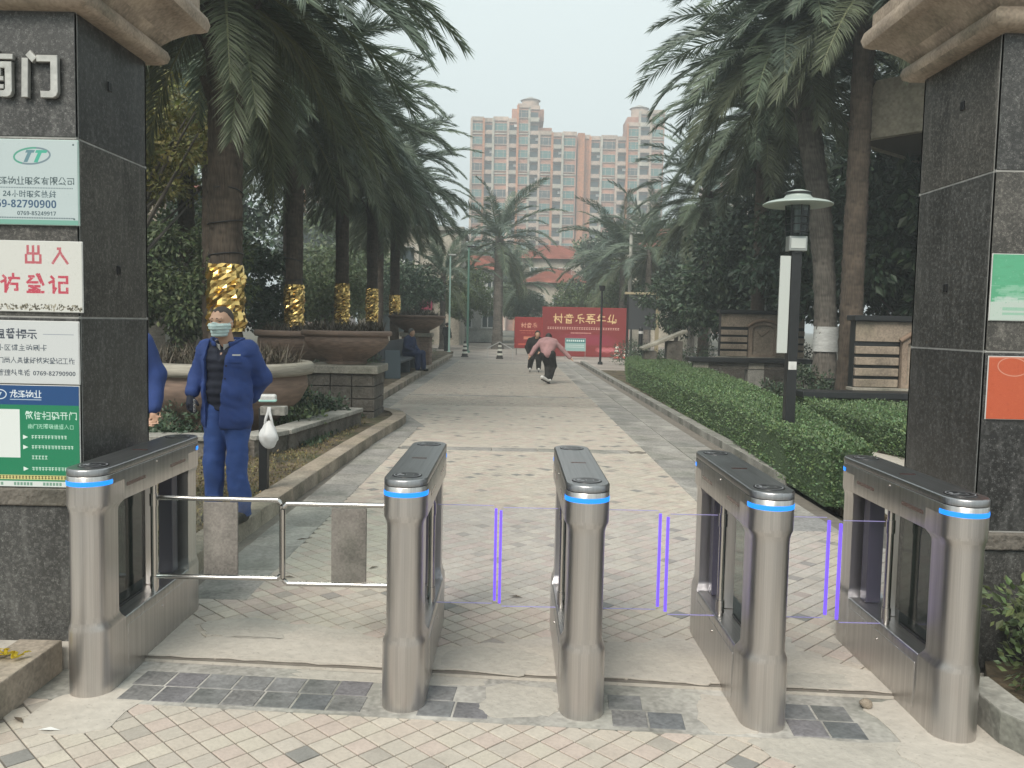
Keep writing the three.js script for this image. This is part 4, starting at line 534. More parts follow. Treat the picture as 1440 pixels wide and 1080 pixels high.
// skater bending forward, seen from behind, arms spread
{
  const p = figure('skater in pink top bending forward with arms spread on white skates', [0.98, 0, -23.6], 0, { head: [0.02, 1.27, -0.42], neck: [0.01, 1.21, -0.28], tilt: 0.5, yaw: Math.PI * 0.94, longHair: true, torso: [[0.0, 1.17, -0.25, 0.20, 0.11], [0, 1.06, -0.10, 0.20, 0.125], [-0.03, 0.86, 0.02, 0.16, 0.125]], arms: [[[-0.19, 1.17, -0.25, 0.062], [-0.36, 0.98, -0.16, 0.05], [-0.47, 0.80, -0.10, 0.04]], [[0.19, 1.17, -0.25, 0.062], [0.40, 0.96, -0.24, 0.05], [0.62, 0.74, -0.22, 0.04]]], legs: [[[-0.10, 0.82, 0.02, 0.105], [0.02, 0.50, -0.14, 0.078], [-0.02, 0.20, 0.06, 0.052]], [[0.08, 0.82, 0.02, 0.105], [0.16, 0.50, -0.16, 0.078], [0.06, 0.16, -0.02, 0.052]]], shoes: [[[-0.16, 0.20, 0.20], [0.02, 0.10, 0.06]], [[0.06, 0.11, 0.02], [0.06, 0.10, -0.18]]], lo: [-0.72, -0.02, -0.66], hi: [0.85, 1.56, 0.42] }, [M.pinkCloth, M.blackCloth, skateWhite], 0.018);
  for (const q of [0, 1, 2, 3]) part('skate_wheel', put(new THREE.CylinderGeometry(0.036, 0.036, 0.022, 14), 0.06, 0.037, 0.06 - q * 0.078, 0, 0, Math.PI / 2), M.blackPlastic, p);
  for (const q of [0, 1, 2, 3]) part('skate_wheel', put(new THREE.CylinderGeometry(0.036, 0.036, 0.022, 14), -0.15 + q * 0.055, 0.145 - q * 0.031, 0.17 - q * 0.045, 0.9, 0, Math.PI / 2), M.blackPlastic, p);
}
{
  const p = figure('skater in dark clothes with white skates in front of small red board', [0.78, 0, -29.4], 0, { head: [0.06, 1.30, 0.14], neck: [0.04, 1.14, 0.06], torso: [[0.02, 1.12, 0.03, 0.18, 0.10], [0, 0.98, 0.02, 0.19, 0.125], [0, 0.74, -0.03, 0.18, 0.13]], arms: [[[-0.2, 1.1, 0.03, 0.065], [-0.30, 0.86, 0.06, 0.055], [-0.24, 0.66, 0.16, 0.042]], [[0.2, 1.1, 0.03, 0.065], [0.26, 0.88, 0.1, 0.055], [0.16, 0.74, 0.2, 0.042]]], legs: [[[-0.09, 0.74, -0.02, 0.105], [-0.14, 0.44, 0.08, 0.08], [-0.17, 0.17, -0.02, 0.062]], [[0.09, 0.74, -0.02, 0.105], [0.12, 0.44, 0.10, 0.08], [0.12, 0.15, 0.02, 0.062]]], shoes: [[[-0.17, 0.11, -0.02], [-0.18, 0.10, 0.13]], [[0.12, 0.11, 0.0], [0.13, 0.10, 0.15]]], lo: [-0.46, -0.02, -0.30], hi: [0.46, 1.54, 0.46] }, [M.blackCloth, M.blackCloth, skateWhite], 0.02);
  for (const sx of [-0.175, 0.125]) for (const q of [0, 1, 2, 3]) part('skate_wheel', put(new THREE.CylinderGeometry(0.036, 0.036, 0.022, 12), sx, 0.037, -0.05 + q * 0.078, 0, 0, Math.PI / 2), M.blackPlastic, p);
}
// man seated on the bench, turned towards the path
figure('man in dark blue clothes seated on the bench by the kerb', [-3.22, 0.10, -26.8], 1.15, { head: [0, 1.20, 0.05], neck: [0, 1.03, 0.0], torso: [[0, 1.02, -0.02, 0.19, 0.10], [0, 0.86, -0.04, 0.20, 0.13], [0, 0.56, -0.10, 0.19, 0.14]], arms: [[[-0.21, 1.0, -0.02, 0.068], [-0.27, 0.75, 0.02, 0.056], [-0.10, 0.62, 0.22, 0.042]], [[0.21, 1.0, -0.02, 0.068], [0.27, 0.75, 0.02, 0.056], [0.10, 0.62, 0.24, 0.042]]], legs: [[[-0.1, 0.54, -0.08, 0.105], [-0.13, 0.55, 0.34, 0.08], [-0.13, 0.10, 0.36, 0.06]], [[0.1, 0.54, -0.08, 0.105], [0.13, 0.55, 0.36, 0.08], [0.12, 0.10, 0.42, 0.06]]], shoes: [[[-0.13, 0.05, 0.36], [-0.13, 0.045, 0.50]], [[0.12, 0.05, 0.42], [0.12, 0.045, 0.56]]], lo: [-0.42, -0.02, -0.34], hi: [0.42, 1.44, 0.70] }, [M.navy && mat([0.035, 0.05, 0.12], 0.9, 0, { map: rep(fabricTex, 2) }), mat([0.03, 0.045, 0.11], 0.9, 0, { map: rep(fabricTex, 2) }), M.blackCloth, mat([0.12, 0.115, 0.11], 0.9)], 0.02);
figure('person in dark clothes standing beside the farthest bowl planter', [-3.72, 0, -48.0], 2.4, { head: [0, 1.50, 0.03], neck: [0, 1.33, 0], torso: [[0, 1.31, -0.02, 0.18, 0.095], [0, 1.18, 0, 0.19, 0.12], [0, 0.9, 0, 0.18, 0.13]], arms: [[[-0.21, 1.3, -0.02, 0.065], [-0.28, 1.05, 0.0, 0.055], [-0.26, 0.82, 0.08, 0.042]], [[0.21, 1.3, -0.02, 0.065], [0.28, 1.05, 0, 0.055], [0.26, 0.82, 0.08, 0.042]]], legs: [[[-0.09, 0.88, 0, 0.10], [-0.1, 0.48, 0.02, 0.075], [-0.1, 0.09, 0, 0.06]], [[0.09, 0.88, 0, 0.10], [0.1, 0.48, 0.02, 0.075], [0.1, 0.09, 0, 0.06]]], shoes: [[[-0.1, 0.05, 0], [-0.1, 0.045, 0.13]], [[0.1, 0.05, 0], [0.1, 0.045, 0.13]]], lo: [-0.42, -0.02, -0.22], hi: [0.42, 1.74, 0.28] }, [M.blackCloth, M.blackCloth, M.blackCloth], 0.026);

// ------------------------------------------------------------------ palms
function geoFrom(P, C, N) { const g = new THREE.BufferGeometry(); g.setAttribute('position', new THREE.BufferAttribute(new Float32Array(P), 3)); if (C) g.setAttribute('color', new THREE.BufferAttribute(new Float32Array(C), 3)); if (N) g.setAttribute('normal', new THREE.BufferAttribute(new Float32Array(N), 3)); else g.computeVertexNormals(); return g; }
// a pinnate frond growing from the origin along +x, first rising at angle el, bending down by droop
function frondGeo(L, el, droop, pairs, ll, seed, tint = [1, 1, 1], hang = 0.3, wid = 0.0135) {
  const f = rng(seed), P = [], C = [], n = 14, pts = [V(0, 0, 0)], th = []; const twist = (f() - 0.5) * 0.5;
  for (let i = 0; i <= n; i++) { th.push(el - droop * Math.pow(i / n, 1.35)); }
  for (let i = 0; i < n; i++) { const a = (th[i] + th[i + 1]) / 2, p = pts[i]; pts.push(V(p.x + Math.cos(a) * L / n, p.y + Math.sin(a) * L / n, p.z + twist * (i / n) * L / n * 0.5)); }
  const at = (s) => { const q = Math.min(n - 1e-4, s * n), i = Math.floor(q), t = q - i; return [pts[i].clone().lerp(pts[i + 1], t), pts[i + 1].clone().sub(pts[i]).normalize()]; };
  const tri = (a, b, c, k) => { P.push(a.x, a.y, a.z, b.x, b.y, b.z, c.x, c.y, c.z); for (let q = 0; q < 3; q++) C.push(...k); };
  for (let i = 0; i < n; i++) { const r0 = 0.028 * (1 - i / n) + 0.004, r1 = 0.028 * (1 - (i + 1) / n) + 0.004, a = pts[i], b = pts[i + 1], k = [1.5 * tint[0], 1.35 * tint[1], 1.1 * tint[2]]; const up = V(0, 1, 0); for (const s of [-1, 1]) { const a1 = a.clone().add(V(0, 0, s * r0)), b1 = b.clone().add(V(0, 0, s * r1)), a2 = a.clone().addScaledVector(up, -r0), b2 = b.clone().addScaledVector(up, -r1); tri(a1, b1, b2, k); tri(a1, b2, a2, k); tri(a, b, b1, k); tri(a, b1, a1, k); } }
  for (let i = 0; i < pairs; i++) for (const s of [-1, 1]) {
    const u = 0.10 + 0.89 * (i + f() * 0.6) / pairs, [p, d] = at(u), env = Math.min(1, (u - 0.04) * 5) * (1 - 0.62 * Math.pow(u, 3)), len = ll * env * rr(0.85, 1.1, f); const fan = 1.05 - 0.55 * u; const side = V(0, 0, s), up = V(-d.y, d.x, 0).normalize();
    const dir = d.clone().multiplyScalar(Math.cos(fan)).addScaledVector(side, Math.sin(fan)).addScaledVector(up, rr(0.05, 0.45, f)).normalize(), w = d.clone().multiplyScalar(wid).addScaledVector(up, wid * rr(-0.8, 0.8, f)); const m = p.clone().addScaledVector(dir, len * 0.45), e = p.clone().addScaledVector(dir, len); m.y -= len * hang * 0.16; e.y -= len * hang * rr(0.5, 1.1, f); const k0 = rr(0.65, 1.3, f), k = tint.map((c) => c * k0);
    tri(p.clone().addScaledVector(w, -0.4), p.clone().addScaledVector(w, 0.4), m.clone().add(w), k); tri(p.clone().addScaledVector(w, -0.4), m.clone().add(w), m.clone().sub(w), k); tri(m.clone().sub(w), m.clone().add(w), e, k);
  }
  return geoFrom(P, C);
}
const frondKinds = []; // by class: upright, rising, level, falling, hanging dry
[[1.25, 0.9], [0.85, 1.15], [0.40, 1.2], [-0.05, 1.0], [-0.55, 0.75]].forEach(([el, dr], c) => { const set = []; for (let k = 0; k < 3; k++) set.push(frondGeo(3.1 - 0.15 * c, el + (k - 1) * 0.12, dr + (k - 1) * 0.1, 112, 0.54, 100 + c * 10 + k, c === 4 ? [1.05, 0.95, 0.8] : [1, 1.02, 0.95 + 0.1 * k])); frondKinds.push(set); });
function trunkGeo(h, r0, r1, seed, lean = [0, 0], rough = 0.16, stubs = 0) {
  const f = rng(seed), rs = 16, hs = Math.round(h / 0.11), P = [], U = [], I = []; const cen = (t) => [lean[0] * t * t, lean[1] * t * t];
  for (let j = 0; j <= hs; j++) { const t = j / hs, y = t * h, [cx, cz] = cen(t), flare = 1 + 0.28 * Math.exp(-y * 3), r = (r0 + (r1 - r0) * t) * flare; for (let i = 0; i <= rs; i++) { const a = i / rs * Math.PI * 2, k = 1 + rough * (((i + (j % 2)) % 2) - 0.5) * 0.6 + rough * (vnoise(i % rs * 0.9 + seed, y * 5, 4096, 4096, 3) - 0.5); P.push(cx + Math.cos(a) * r * k, y, cz + Math.sin(a) * r * k); U.push(i / rs * 1.4, y); } }
  for (let j = 0; j < hs; j++) for (let i = 0; i < rs; i++) { const a = j * (rs + 1) + i, b = a + 1, c = a + rs + 1, d = c + 1; I.push(a, c, b, b, c, d); }
  const g = new THREE.BufferGeometry(); g.setAttribute('position', new THREE.BufferAttribute(new Float32Array(P), 3)); g.setAttribute('uv', new THREE.BufferAttribute(new Float32Array(U), 2)); g.setIndex(I); g.computeVertexNormals(); const out = [g];
  for (let i = 0; i < stubs; i++) { const t = 1 - 0.4 * (i / stubs) * f(), y = t * h, a = f() * 6.283, [cx, cz] = cen(t), L = rr(0.16, 0.42, f); const s = new THREE.BoxGeometry(0.075, L, 0.03); s.translate(0, L / 2, 0); put(s, cx + Math.cos(a) * r1 * 0.9, y - 0.15, cz + Math.sin(a) * r1 * 0.9, -a + Math.PI / 2, rr(0.35, 0.8, f)); out.push(s); }
  return merge(out);
}
function foilGeo(h, r, seed, bulges = 1) { const rs = 26, hs = Math.max(14, Math.round(h / 0.045)), P = [], U = [], I = [], f = rng(seed); for (let j = 0; j <= hs; j++) for (let i = 0; i <= rs; i++) { const a = i / rs * 6.2832, t = j / hs, b = 1 + 0.10 * Math.abs(Math.sin(t * Math.PI * bulges)), k = b * (1 + 0.20 * (HASH[((i % rs) * 71 + j * 337 + seed * 999) & 65535] - 0.5) + 0.1 * (vnoise(i % rs, j * 0.4 + seed, 4096, 4096, 6) - 0.5)); P.push(Math.cos(a) * r * k, t * h + (i % rs ? 0.02 * (HASH[(i * 7 + j * 91 + seed) & 65535] - 0.5) : 0), Math.sin(a) * r * k); U.push(i / rs, t); } for (let j = 0; j < hs; j++) for (let i = 0; i < rs; i++) { const a = j * (rs + 1) + i, b = a + 1, c = a + rs + 1, d = c + 1; I.push(a, c, b, b, c, d); } let g = new THREE.BufferGeometry(); g.setAttribute('position', new THREE.BufferAttribute(new Float32Array(P), 3)); g.setAttribute('uv', new THREE.BufferAttribute(new Float32Array(U), 2)); g.setIndex(I); g = g.toNonIndexed(); g.computeVertexNormals(); return g; }
function palm(x, y, z, h, label, group, { seed = 1, scale = 1, counts = [7, 11, 12, 11, 9], r0 = 0.21, r1 = 0.19, lean = [0, 0], foil, bark = M.palmBark, frond = M.frond, stubs = 46, rings = 0, white } = {}) {
  const f = rng(seed * 77 + 5), t = thing('palm_tree', label, 'palm tree', [x, y, z], 0, group); const tr = part('trunk', trunkGeo(h, r0, r1, seed, lean, 0.16, stubs), bark, t);
  if (foil) { const w = part('foil_wrap', foilGeo(foil[1] - foil[0], r0 * 1.13, seed, foil[2]), M.gold, t); w.position.y = foil[0]; }
  if (white) { const w = part('whitewash_band', new THREE.CylinderGeometry(r0 * 1.15, r0 * 1.20, 0.55, 18, 6, true).translate(0, white, 0), M.white, t); }
  for (let k = 0; k < rings; k++) part('light_cable', new THREE.TorusGeometry(r0 * (1.10 + 0.1 * f()), 0.009, 5, 28).rotateX(Math.PI / 2 + rr(-0.3, 0.3, f)).rotateZ(rr(-0.3, 0.3, f)).translate(0, foil[1] + 0.12 + k * rr(0.3, 0.5, f), 0), M.blackMetal, t);
  let az = f() * 6; counts.forEach((n, c) => { for (let k = 0; k < n; k++) { az += 2.399 + rr(-0.15, 0.15, f); const fr = part('frond', frondKinds[c][Math.floor(f() * 3)], frond, t); fr.position.set(lean[0] + Math.cos(az) * r1 * 0.5, h + 0.15 - c * 0.16 + rr(-0.08, 0.08, f), lean[1] - Math.sin(az) * r1 * 0.5); fr.rotation.set(rr(-0.25, 0.25, f), az, rr(-0.12, 0.12, f), 'YXZ'); fr.scale.setScalar(scale * rr(0.82, 1.12, f)); } });
  return t;
}
const rowL = 'date palms wrapped in gold foil along the bed';
palm(-3.83, 0.75, -11.4, 5.7, 'big date palm with bunched gold foil on trunk rising from the bowl behind the guard', null, { seed: 3, scale: 1.12, r0: 0.20, r1: 0.24, foil: [0.72, 1.60, 3], rings: 3, counts: [9, 15, 18, 18, 20], stubs: 90 });
const nth = ['first', 'second', 'third', 'last'];
[[-5.12, -20, 7.0, 1.1, 2.45, 2], [-5.21, -26, 7.4, 1.5, 2.75, 1], [-5.13, -31, 7.4, 1.6, 2.8, 1], [-5.0, -36, 7.2, 1.8, 2.75, 1]].forEach(([x, z, h, f0, f1, b], i) => palm(x, 0.1, z, h, nth[i] + ' date palm with gold foil in the row past the big one', rowL, { seed: 11 + i, scale: 1.2, foil: [f0 - 0.1, f1 - 0.1, b], r0: 0.19, r1: 0.2, rings: i === 0 ? 2 : 0, counts: [9, 15, 18, 19, 18] }));
const behind = 'date palms standing behind the foil-wrapped row';
[[-8.4, -22, 8.2], [-7.6, -29, 8.4], [-6.6, -42, 7.6], [-12.5, -25, 8.0], [-6.4, -18.2, 7.4]].forEach(([x, z, h], i) => palm(x, 0.1, z, h, 'plain date palm standing behind the foil-wrapped row', behind, { seed: 31 + i, scale: 1.2, counts: [8, 13, 16, 16, 14] }));
palm(6.95, 0.6, -19, 7.6, 'leaning date palm with whitewashed trunk foot behind the garden walls', null, { seed: 41, scale: 1.2, lean: [-1.15, 0], white: 0.85, r0: 0.23, r1: 0.25, counts: [9, 15, 17, 17, 14], bark: M.greyBark });
palm(6.7, 0.1, -17.0, 8.6, 'straight dark date palm beside the whitewashed one', null, { seed: 42, scale: 1.15, r0: 0.22, counts: [9, 14, 16, 17, 14] });
const rowR = 'date palms beyond the garden walls';
[[7.4, -26, 8.2], [9.0, -30, 8.4], [8.0, -36, 7.2], [10.5, -22, 9.0], [9.0, -13.5, 8.4]].forEach(([x, z, h], i) => palm(x, 0.1, z, h, 'date palm growing beyond the garden walls and lamp', rowR, { seed: 51 + i, scale: 1.2, counts: [9, 14, 16, 16, 12] }));
// royal palms by the square
const royal = [[-1.0, 0, -55, 7.2, 0.34, 'stout grey-trunked palm standing in the square behind the cones'], [6.3, 0, -50, 5.6, 0.19, 'slim palm standing behind the big red banner'], [7.2, 0, -46, 5.8, 0.2, 'short palm right of the black sign frame']];
royal.forEach(([x, y, z, h, r, l], i) => palm(x, y, z, h, l, null, { seed: 61 + i, scale: 1.55 - 0.1 * i, r0: r, r1: r * 0.75, counts: [6, 8, 8, 7, 3], stubs: 0, bark: M.greyBark }));
palm(-4.3, 0, -52, 4.6, 'low bushy palm beside the pale lamp pole at the square', null, { seed: 71, scale: 1.2, r0: 0.18, r1: 0.16, counts: [6, 8, 9, 6, 3], stubs: 0, bark: M.greyBark });
palm(0.3, 0, -64, 4.6, 'young palm behind the small red board', null, { seed: 72, scale: 1.25, r0: 0.16, r1: 0.14, counts: [6, 8, 8, 5, 2], stubs: 0, bark: M.greyBark });

// ------------------------------------------------------------------ leafy trees, shrubs, hedges
function leafCloud(place, n, size, seed, elong = 1.9) { const f = rng(seed), P = [], C = [], a = V(), b = V(), c = V(); for (let i = 0; i < n; i++) { const [x, y, z, nx = 0, ny = 0, nz = 0] = place(f); const d = V(f() - 0.5 + nx, f() - 0.5 + ny, f() - 0.5 + nz).normalize(), u = V(f() - 0.5, f() - 0.5, f() - 0.5).cross(d).normalize(), s = size * rr(0.6, 1.3, f), v = d.clone().multiplyScalar(s * elong), w = u.multiplyScalar(s * 0.5), k = rr(0.55, 1.45, f), col = [k * rr(0.85, 1.2, f), k, k * rr(0.75, 1.1, f)]; const m = V(x, y, z).addScaledVector(v, 0.45), fold = d.clone().cross(w).normalize().multiplyScalar(s * 0.12); const p0 = [x, y, z], p1 = m.clone().add(w).add(fold).toArray(), p2 = m.clone().sub(w).add(fold).toArray(), p3 = [x + v.x, y + v.y, z + v.z]; P.push(...p0, ...p1, ...p3, ...p0, ...p3, ...p2); for (let q = 0; q < 6; q++) C.push(...col); } return geoFrom(P, C); }
function crownGeo(r, seed, clumps, per, size, flat = 0.85) { const f = rng(seed), list = []; for (let i = 0; i < clumps; i++) { const u = f() * 2 - 1, a = f() * 6.283, q = Math.pow(f(), 0.45), s = Math.sqrt(1 - u * u); list.push([Math.cos(a) * s * q * r, u * q * r * flat, Math.sin(a) * s * q * r, r * rr(0.16, 0.32, f)]); } let i = 0; return leafCloud((g) => { const c = list[i++ % clumps], u = g() * 2 - 1, a = g() * 6.283, s = Math.sqrt(1 - u * u), q = c[3] * Math.pow(g(), 0.35); return [c[0] + Math.cos(a) * s * q, c[1] + u * q * 0.8, c[2] + Math.sin(a) * s * q, Math.cos(a) * s * 0.6, u * 0.5 - 0.3, Math.sin(a) * s * 0.6]; }, clumps * per, size, seed + 1); }
const crowns = [0, 1, 2].map((k) => crownGeo(1, 200 + k * 7, 64, 130, 0.048));
function limbsGeo(h, r, seed) { const f = rng(seed), g = [bar([0, -0.1, 0], [0.05, h, 0.03], r, 9, r * 0.6)]; for (let i = 0; i < 7; i++) { const a = f() * 6.283, y = h * rr(0.6, 1, f), L = h * rr(0.25, 0.5, f); g.push(bar([0.03, y, 0.02], [Math.cos(a) * L * 0.8, y + L * 0.8, Math.sin(a) * L * 0.8], r * 0.4, 6, r * 0.12)); } return merge(g); }
function tree(x, z, h, r, m, label, group, seed = 1, y = 0, flat = 1) { const t = thing('tree', label, 'tree', [x, y, z], seed, group); part('trunk', limbsGeo(h - r * 0.55, 0.06 + 0.035 * r, seed), M.greyBark, t); const c = part('crown', crowns[seed % 3], m, t); c.position.y = h; c.scale.set(r, r * flat, r); c.rotation.y = seed * 1.7; return t; }
const tg = 'leafy trees behind the palms on the bed side', tL = 'leafy tree in the thicket behind the palms on the bed side';
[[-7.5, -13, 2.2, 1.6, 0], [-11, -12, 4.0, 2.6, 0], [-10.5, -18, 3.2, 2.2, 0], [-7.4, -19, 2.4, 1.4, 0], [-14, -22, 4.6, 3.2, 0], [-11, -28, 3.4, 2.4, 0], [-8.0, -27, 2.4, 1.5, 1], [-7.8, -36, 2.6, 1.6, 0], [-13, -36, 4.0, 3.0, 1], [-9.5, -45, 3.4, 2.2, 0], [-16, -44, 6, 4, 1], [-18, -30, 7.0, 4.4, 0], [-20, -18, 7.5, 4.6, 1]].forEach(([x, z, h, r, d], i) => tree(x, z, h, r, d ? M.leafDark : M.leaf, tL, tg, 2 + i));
tree(-6.3, -14.6, 4.6, 1.25, M.leafYellow, 'yellow-green leafy tree seen between the notice pillar and the big palm', null, 30); tree(-9.0, -20.5, 5.6, 1.7, M.leafYellow, 'tall yellow-green tree behind the bowl planter', null, 31);
const tg2 = 'dark trees behind the garden walls', tR = 'dark leafy tree in the shade behind the garden walls';
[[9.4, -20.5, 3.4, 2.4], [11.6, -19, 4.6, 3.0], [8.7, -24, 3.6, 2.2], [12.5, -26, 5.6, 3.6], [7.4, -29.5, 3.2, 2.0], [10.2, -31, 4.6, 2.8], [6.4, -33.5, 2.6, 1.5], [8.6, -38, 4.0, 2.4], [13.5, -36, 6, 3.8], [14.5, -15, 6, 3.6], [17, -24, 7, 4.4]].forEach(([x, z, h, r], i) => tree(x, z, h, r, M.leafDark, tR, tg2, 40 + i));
const tg3 = 'trees round the far square', tF = 'leafy tree at the edge of the far square';
[[-6.2, -50, 3.4, 2.0], [-9, -56, 4.2, 2.6], [-3.2, -60, 3.6, 2.0], [1.2, -62, 2.6, 1.5], [4.2, -58, 3.0, 1.8], [7.4, -54, 3.8, 2.2], [10.5, -50, 4.6, 2.8], [12, -58, 5.5, 3.4], [-13, -62, 6, 3.8], [6.4, -66, 4.0, 2.2], [15, -66, 7, 4.4], [-5.2, -70, 5, 2.8], [10, -80, 7, 4], [-12, -84, 8, 4.5], [20, -90, 9, 5], [-22, -100, 10, 6], [0.2, -84, 4, 2.4], [8.5, -95, 7, 4.2], [-4, -110, 8, 5], [16, -120, 11, 6.5], [26, -130, 12, 7], [-16, -130, 12, 7], [4, -140, 9, 6]].forEach(([x, z, h, r], i) => tree(x, z, h, r, i % 3 ? M.leaf : M.leafDark, tF, tg3, 60 + i));

M.hedgeCore = mat([0.09, 0.148, 0.066], 0.9, 0, { map: rep(grainTex, 4), bumpMap: rep(grainBump, 4), bumpScale: 0.03 });
// clipped hedges: leaves all over a clipped block, with a twiggy core
function hedge(label, poly, h, seed, n, size, y0 = 0.06) {
  const t = thing('hedge', label, 'hedge'); const cx = poly.reduce((a, p) => a + p[0], 0) / poly.length, cz = poly.reduce((a, p) => a + p[1], 0) / poly.length, inner = poly.map(([x, z]) => { const d = Math.hypot(x - cx, z - cz); return [x + (cx - x) / d * 0.16, z + (cz - z) / d * 0.16]; });
  part('core', prism(inner, y0 - 0.02, y0 + h - 0.14), M.hedgeCore, t);
  const inside = (x, z) => { let c = false; for (let i = 0, j = poly.length - 1; i < poly.length; j = i++) { const [xi, zi] = poly[i], [xj, zj] = poly[j]; if ((zi > z) !== (zj > z) && x < (xj - xi) * (z - zi) / (zj - zi) + xi) c = !c; } return c; };
  const xs = poly.map((p) => p[0]), zs = poly.map((p) => p[1]), bx = [Math.min(...xs), Math.max(...xs), Math.min(...zs), Math.max(...zs)], per = [], lens = []; let L = 0; poly.forEach((p, i) => { const q = poly[(i + 1) % poly.length], d = Math.hypot(q[0] - p[0], q[1] - p[1]), ns = Math.ceil(d / 0.5); for (let k = 0; k < ns; k++) { const A = [p[0] + (q[0] - p[0]) * k / ns, p[1] + (q[1] - p[1]) * k / ns], B = [p[0] + (q[0] - p[0]) * (k + 1) / ns, p[1] + (q[1] - p[1]) * (k + 1) / ns], wt = d / ns * Math.pow(8 / Math.hypot(A[0], A[1]), 1.2); per.push([A, B, d / ns, wt]); L += wt; } });
  const bump = (x, z) => 0.05 * (vnoise(x * 2 + 9, z * 2 + 99, 4096, 4096, 4) - 0.5) + 0.04 * (vnoise(x * 7 + 9, z * 7 + 199, 4096, 4096, 5) - 0.5);
  const g = leafCloud((f) => { const near = f() < 0.55;
    if (f() < 0.52) { for (let q = 0; q < 60; q++) { const x = rr(bx[0], bx[1], f), z0 = bx[3] - (bx[3] - bx[2]) * Math.pow(f(), near ? 1.7 : 1), z = z0; if (inside(x, z)) return [x, y0 + h - 0.05 + bump(x, z) - 0.09 * f() * f(), z, 0, 0.35, 0]; } return [cx, y0, cz]; }
    let s = f() * L, e = per[0]; for (const p of per) { if (s < p[3]) { e = p; break; } s -= p[3]; } const u = Math.min(1, s / e[3]), x = e[0][0] + (e[1][0] - e[0][0]) * u, z = e[0][1] + (e[1][1] - e[0][1]) * u, nx = (e[1][1] - e[0][1]) / e[2], nz = -(e[1][0] - e[0][0]) / e[2], sg = Math.sign((cx - x) * nx + (cz - z) * nz), y = y0 + f() * (h - 0.02), o = -0.14 * f() * f() + bump(x + y * 3, z + y * 2) + (y > y0 + h - 0.1 ? -(y - y0 - h + 0.1) * 0.5 : 0); return [x - sg * nx * o, y, z - sg * nz * o, -sg * nx * 0.3, 0.15, -sg * nz * 0.3]; }, n, size, seed);
  part('foliage', g, M.hedge, t); return t;
}
hedge('wedge-shaped clipped hedge along the kerb round the lamp', [[2.86, -7.55], [3.24, -7.5], [3.60, -9.6], [4.05, -12.3], [4.6, -17], [5.2, -24], [4.9, -28.5], [4.3, -29.8], [3.7, -28], [3.25, -24], [3.10, -18], [3.06, -12], [2.90, -9]], 0.60, 301, 70000, 0.018);
hedge('clipped hedge in front of the low black bench by the side path', [[4.9, -10.2], [6.4, -9.4], [8.6, -9.2], [8.6, -11.2], [6.2, -14.2], [5.2, -16.2], [4.85, -14.0], [4.75, -12]], 0.48, 302, 36000, 0.02);
// rounded shrubs and loose plants
function shrub(label, x, y, z, r, h, n, size, m, seed, group) { const t = thing('shrub', label, 'shrub', [x, y, z], 0, group); part('stems', [0, 1, 2, 3, 4, 5].map((k) => bar([0, -0.05, 0], [Math.cos(k * 1.1) * r * 0.5, h * 0.7, Math.sin(k * 1.1) * r * 0.5], 0.012, 5, 0.006)), M.twig, t); const cl = [], f = rng(seed); for (let i = 0; i < 26; i++) { const a = f() * 6.283, q = Math.sqrt(f()) * r * 0.85; cl.push([Math.cos(a) * q, h * rr(0.15, 0.9, f) * (1 - 0.4 * q / r), Math.sin(a) * q]); } let i = 0; part('foliage', leafCloud((g) => { const c = cl[i++ % cl.length], u = g() * 2 - 1, a = g() * 6.283, s = Math.sqrt(1 - u * u), q = r * 0.3 * Math.pow(g(), 0.4); return [c[0] + Math.cos(a) * s * q, Math.max(0.01, c[1] + u * q), c[2] + Math.sin(a) * s * q, Math.cos(a) * s * 0.7, u * 0.6 + 0.1, Math.sin(a) * s * 0.7]; }, n, size, seed), m, t); return t; }
shrub('leafy green shrub in the kerbed bed beside the end turnstile', 2.52, 0.08, -3.62, 0.40, 0.72, 3000, 0.026, M.leaf, 401);
shrub('second leafy shrub in front of the poster pillar', 2.98, 0.08, -3.5, 0.42, 0.62, 2600, 0.026, M.leaf, 402);
const shr = 'shrubs planted behind the low stone wall';
[[-3.0, -11.2, 0.55, 0.55], [-2.9, -12.3, 0.5, 0.6], [-3.9, -9.9, 0.6, 0.5], [-3.6, -12.9, 0.6, 0.7], [-3.1, -15.2, 0.5, 0.55], [-3.6, -17.2, 0.7, 0.9], [-3.5, -19.4, 0.6, 0.8], [-4.2, -22.5, 0.8, 1.0], [-4.3, -33.5, 0.8, 1.0], [-4.2, -38, 0.9, 1.1], [-5.4, -14.2, 0.8, 1.1], [-6.4, -17, 0.9, 1.3], [-6.3, -24, 0.9, 1.4]].forEach(([x, z, r, h], i) => shrub('dark green shrub in the bed beyond the low stone wall', x, 0.09, z, r, h, 1900, 0.034, i % 3 ? M.leafDark : M.leaf, 410 + i, shr));
const shr2 = 'shrubs at the foot of the garden walls';
[[5.6, -17.5, 0.6, 0.6], [6.3, -18.2, 0.6, 0.9], [5.0, -31.5, 0.8, 0.9], [6.1, -29.2, 0.9, 1.3], [8.8, -18, 0.9, 1.4], [9.8, -17.2, 1.0, 1.6], [4.9, -36, 0.9, 1.2], [8.4, -26.0, 1.0, 1.6]].forEach(([x, z, r, h], i) => shrub('dark shrub growing in the shade by the garden walls', x, 0.06, z, r, h, 1900, 0.036, M.leafDark, 430 + i, shr2));
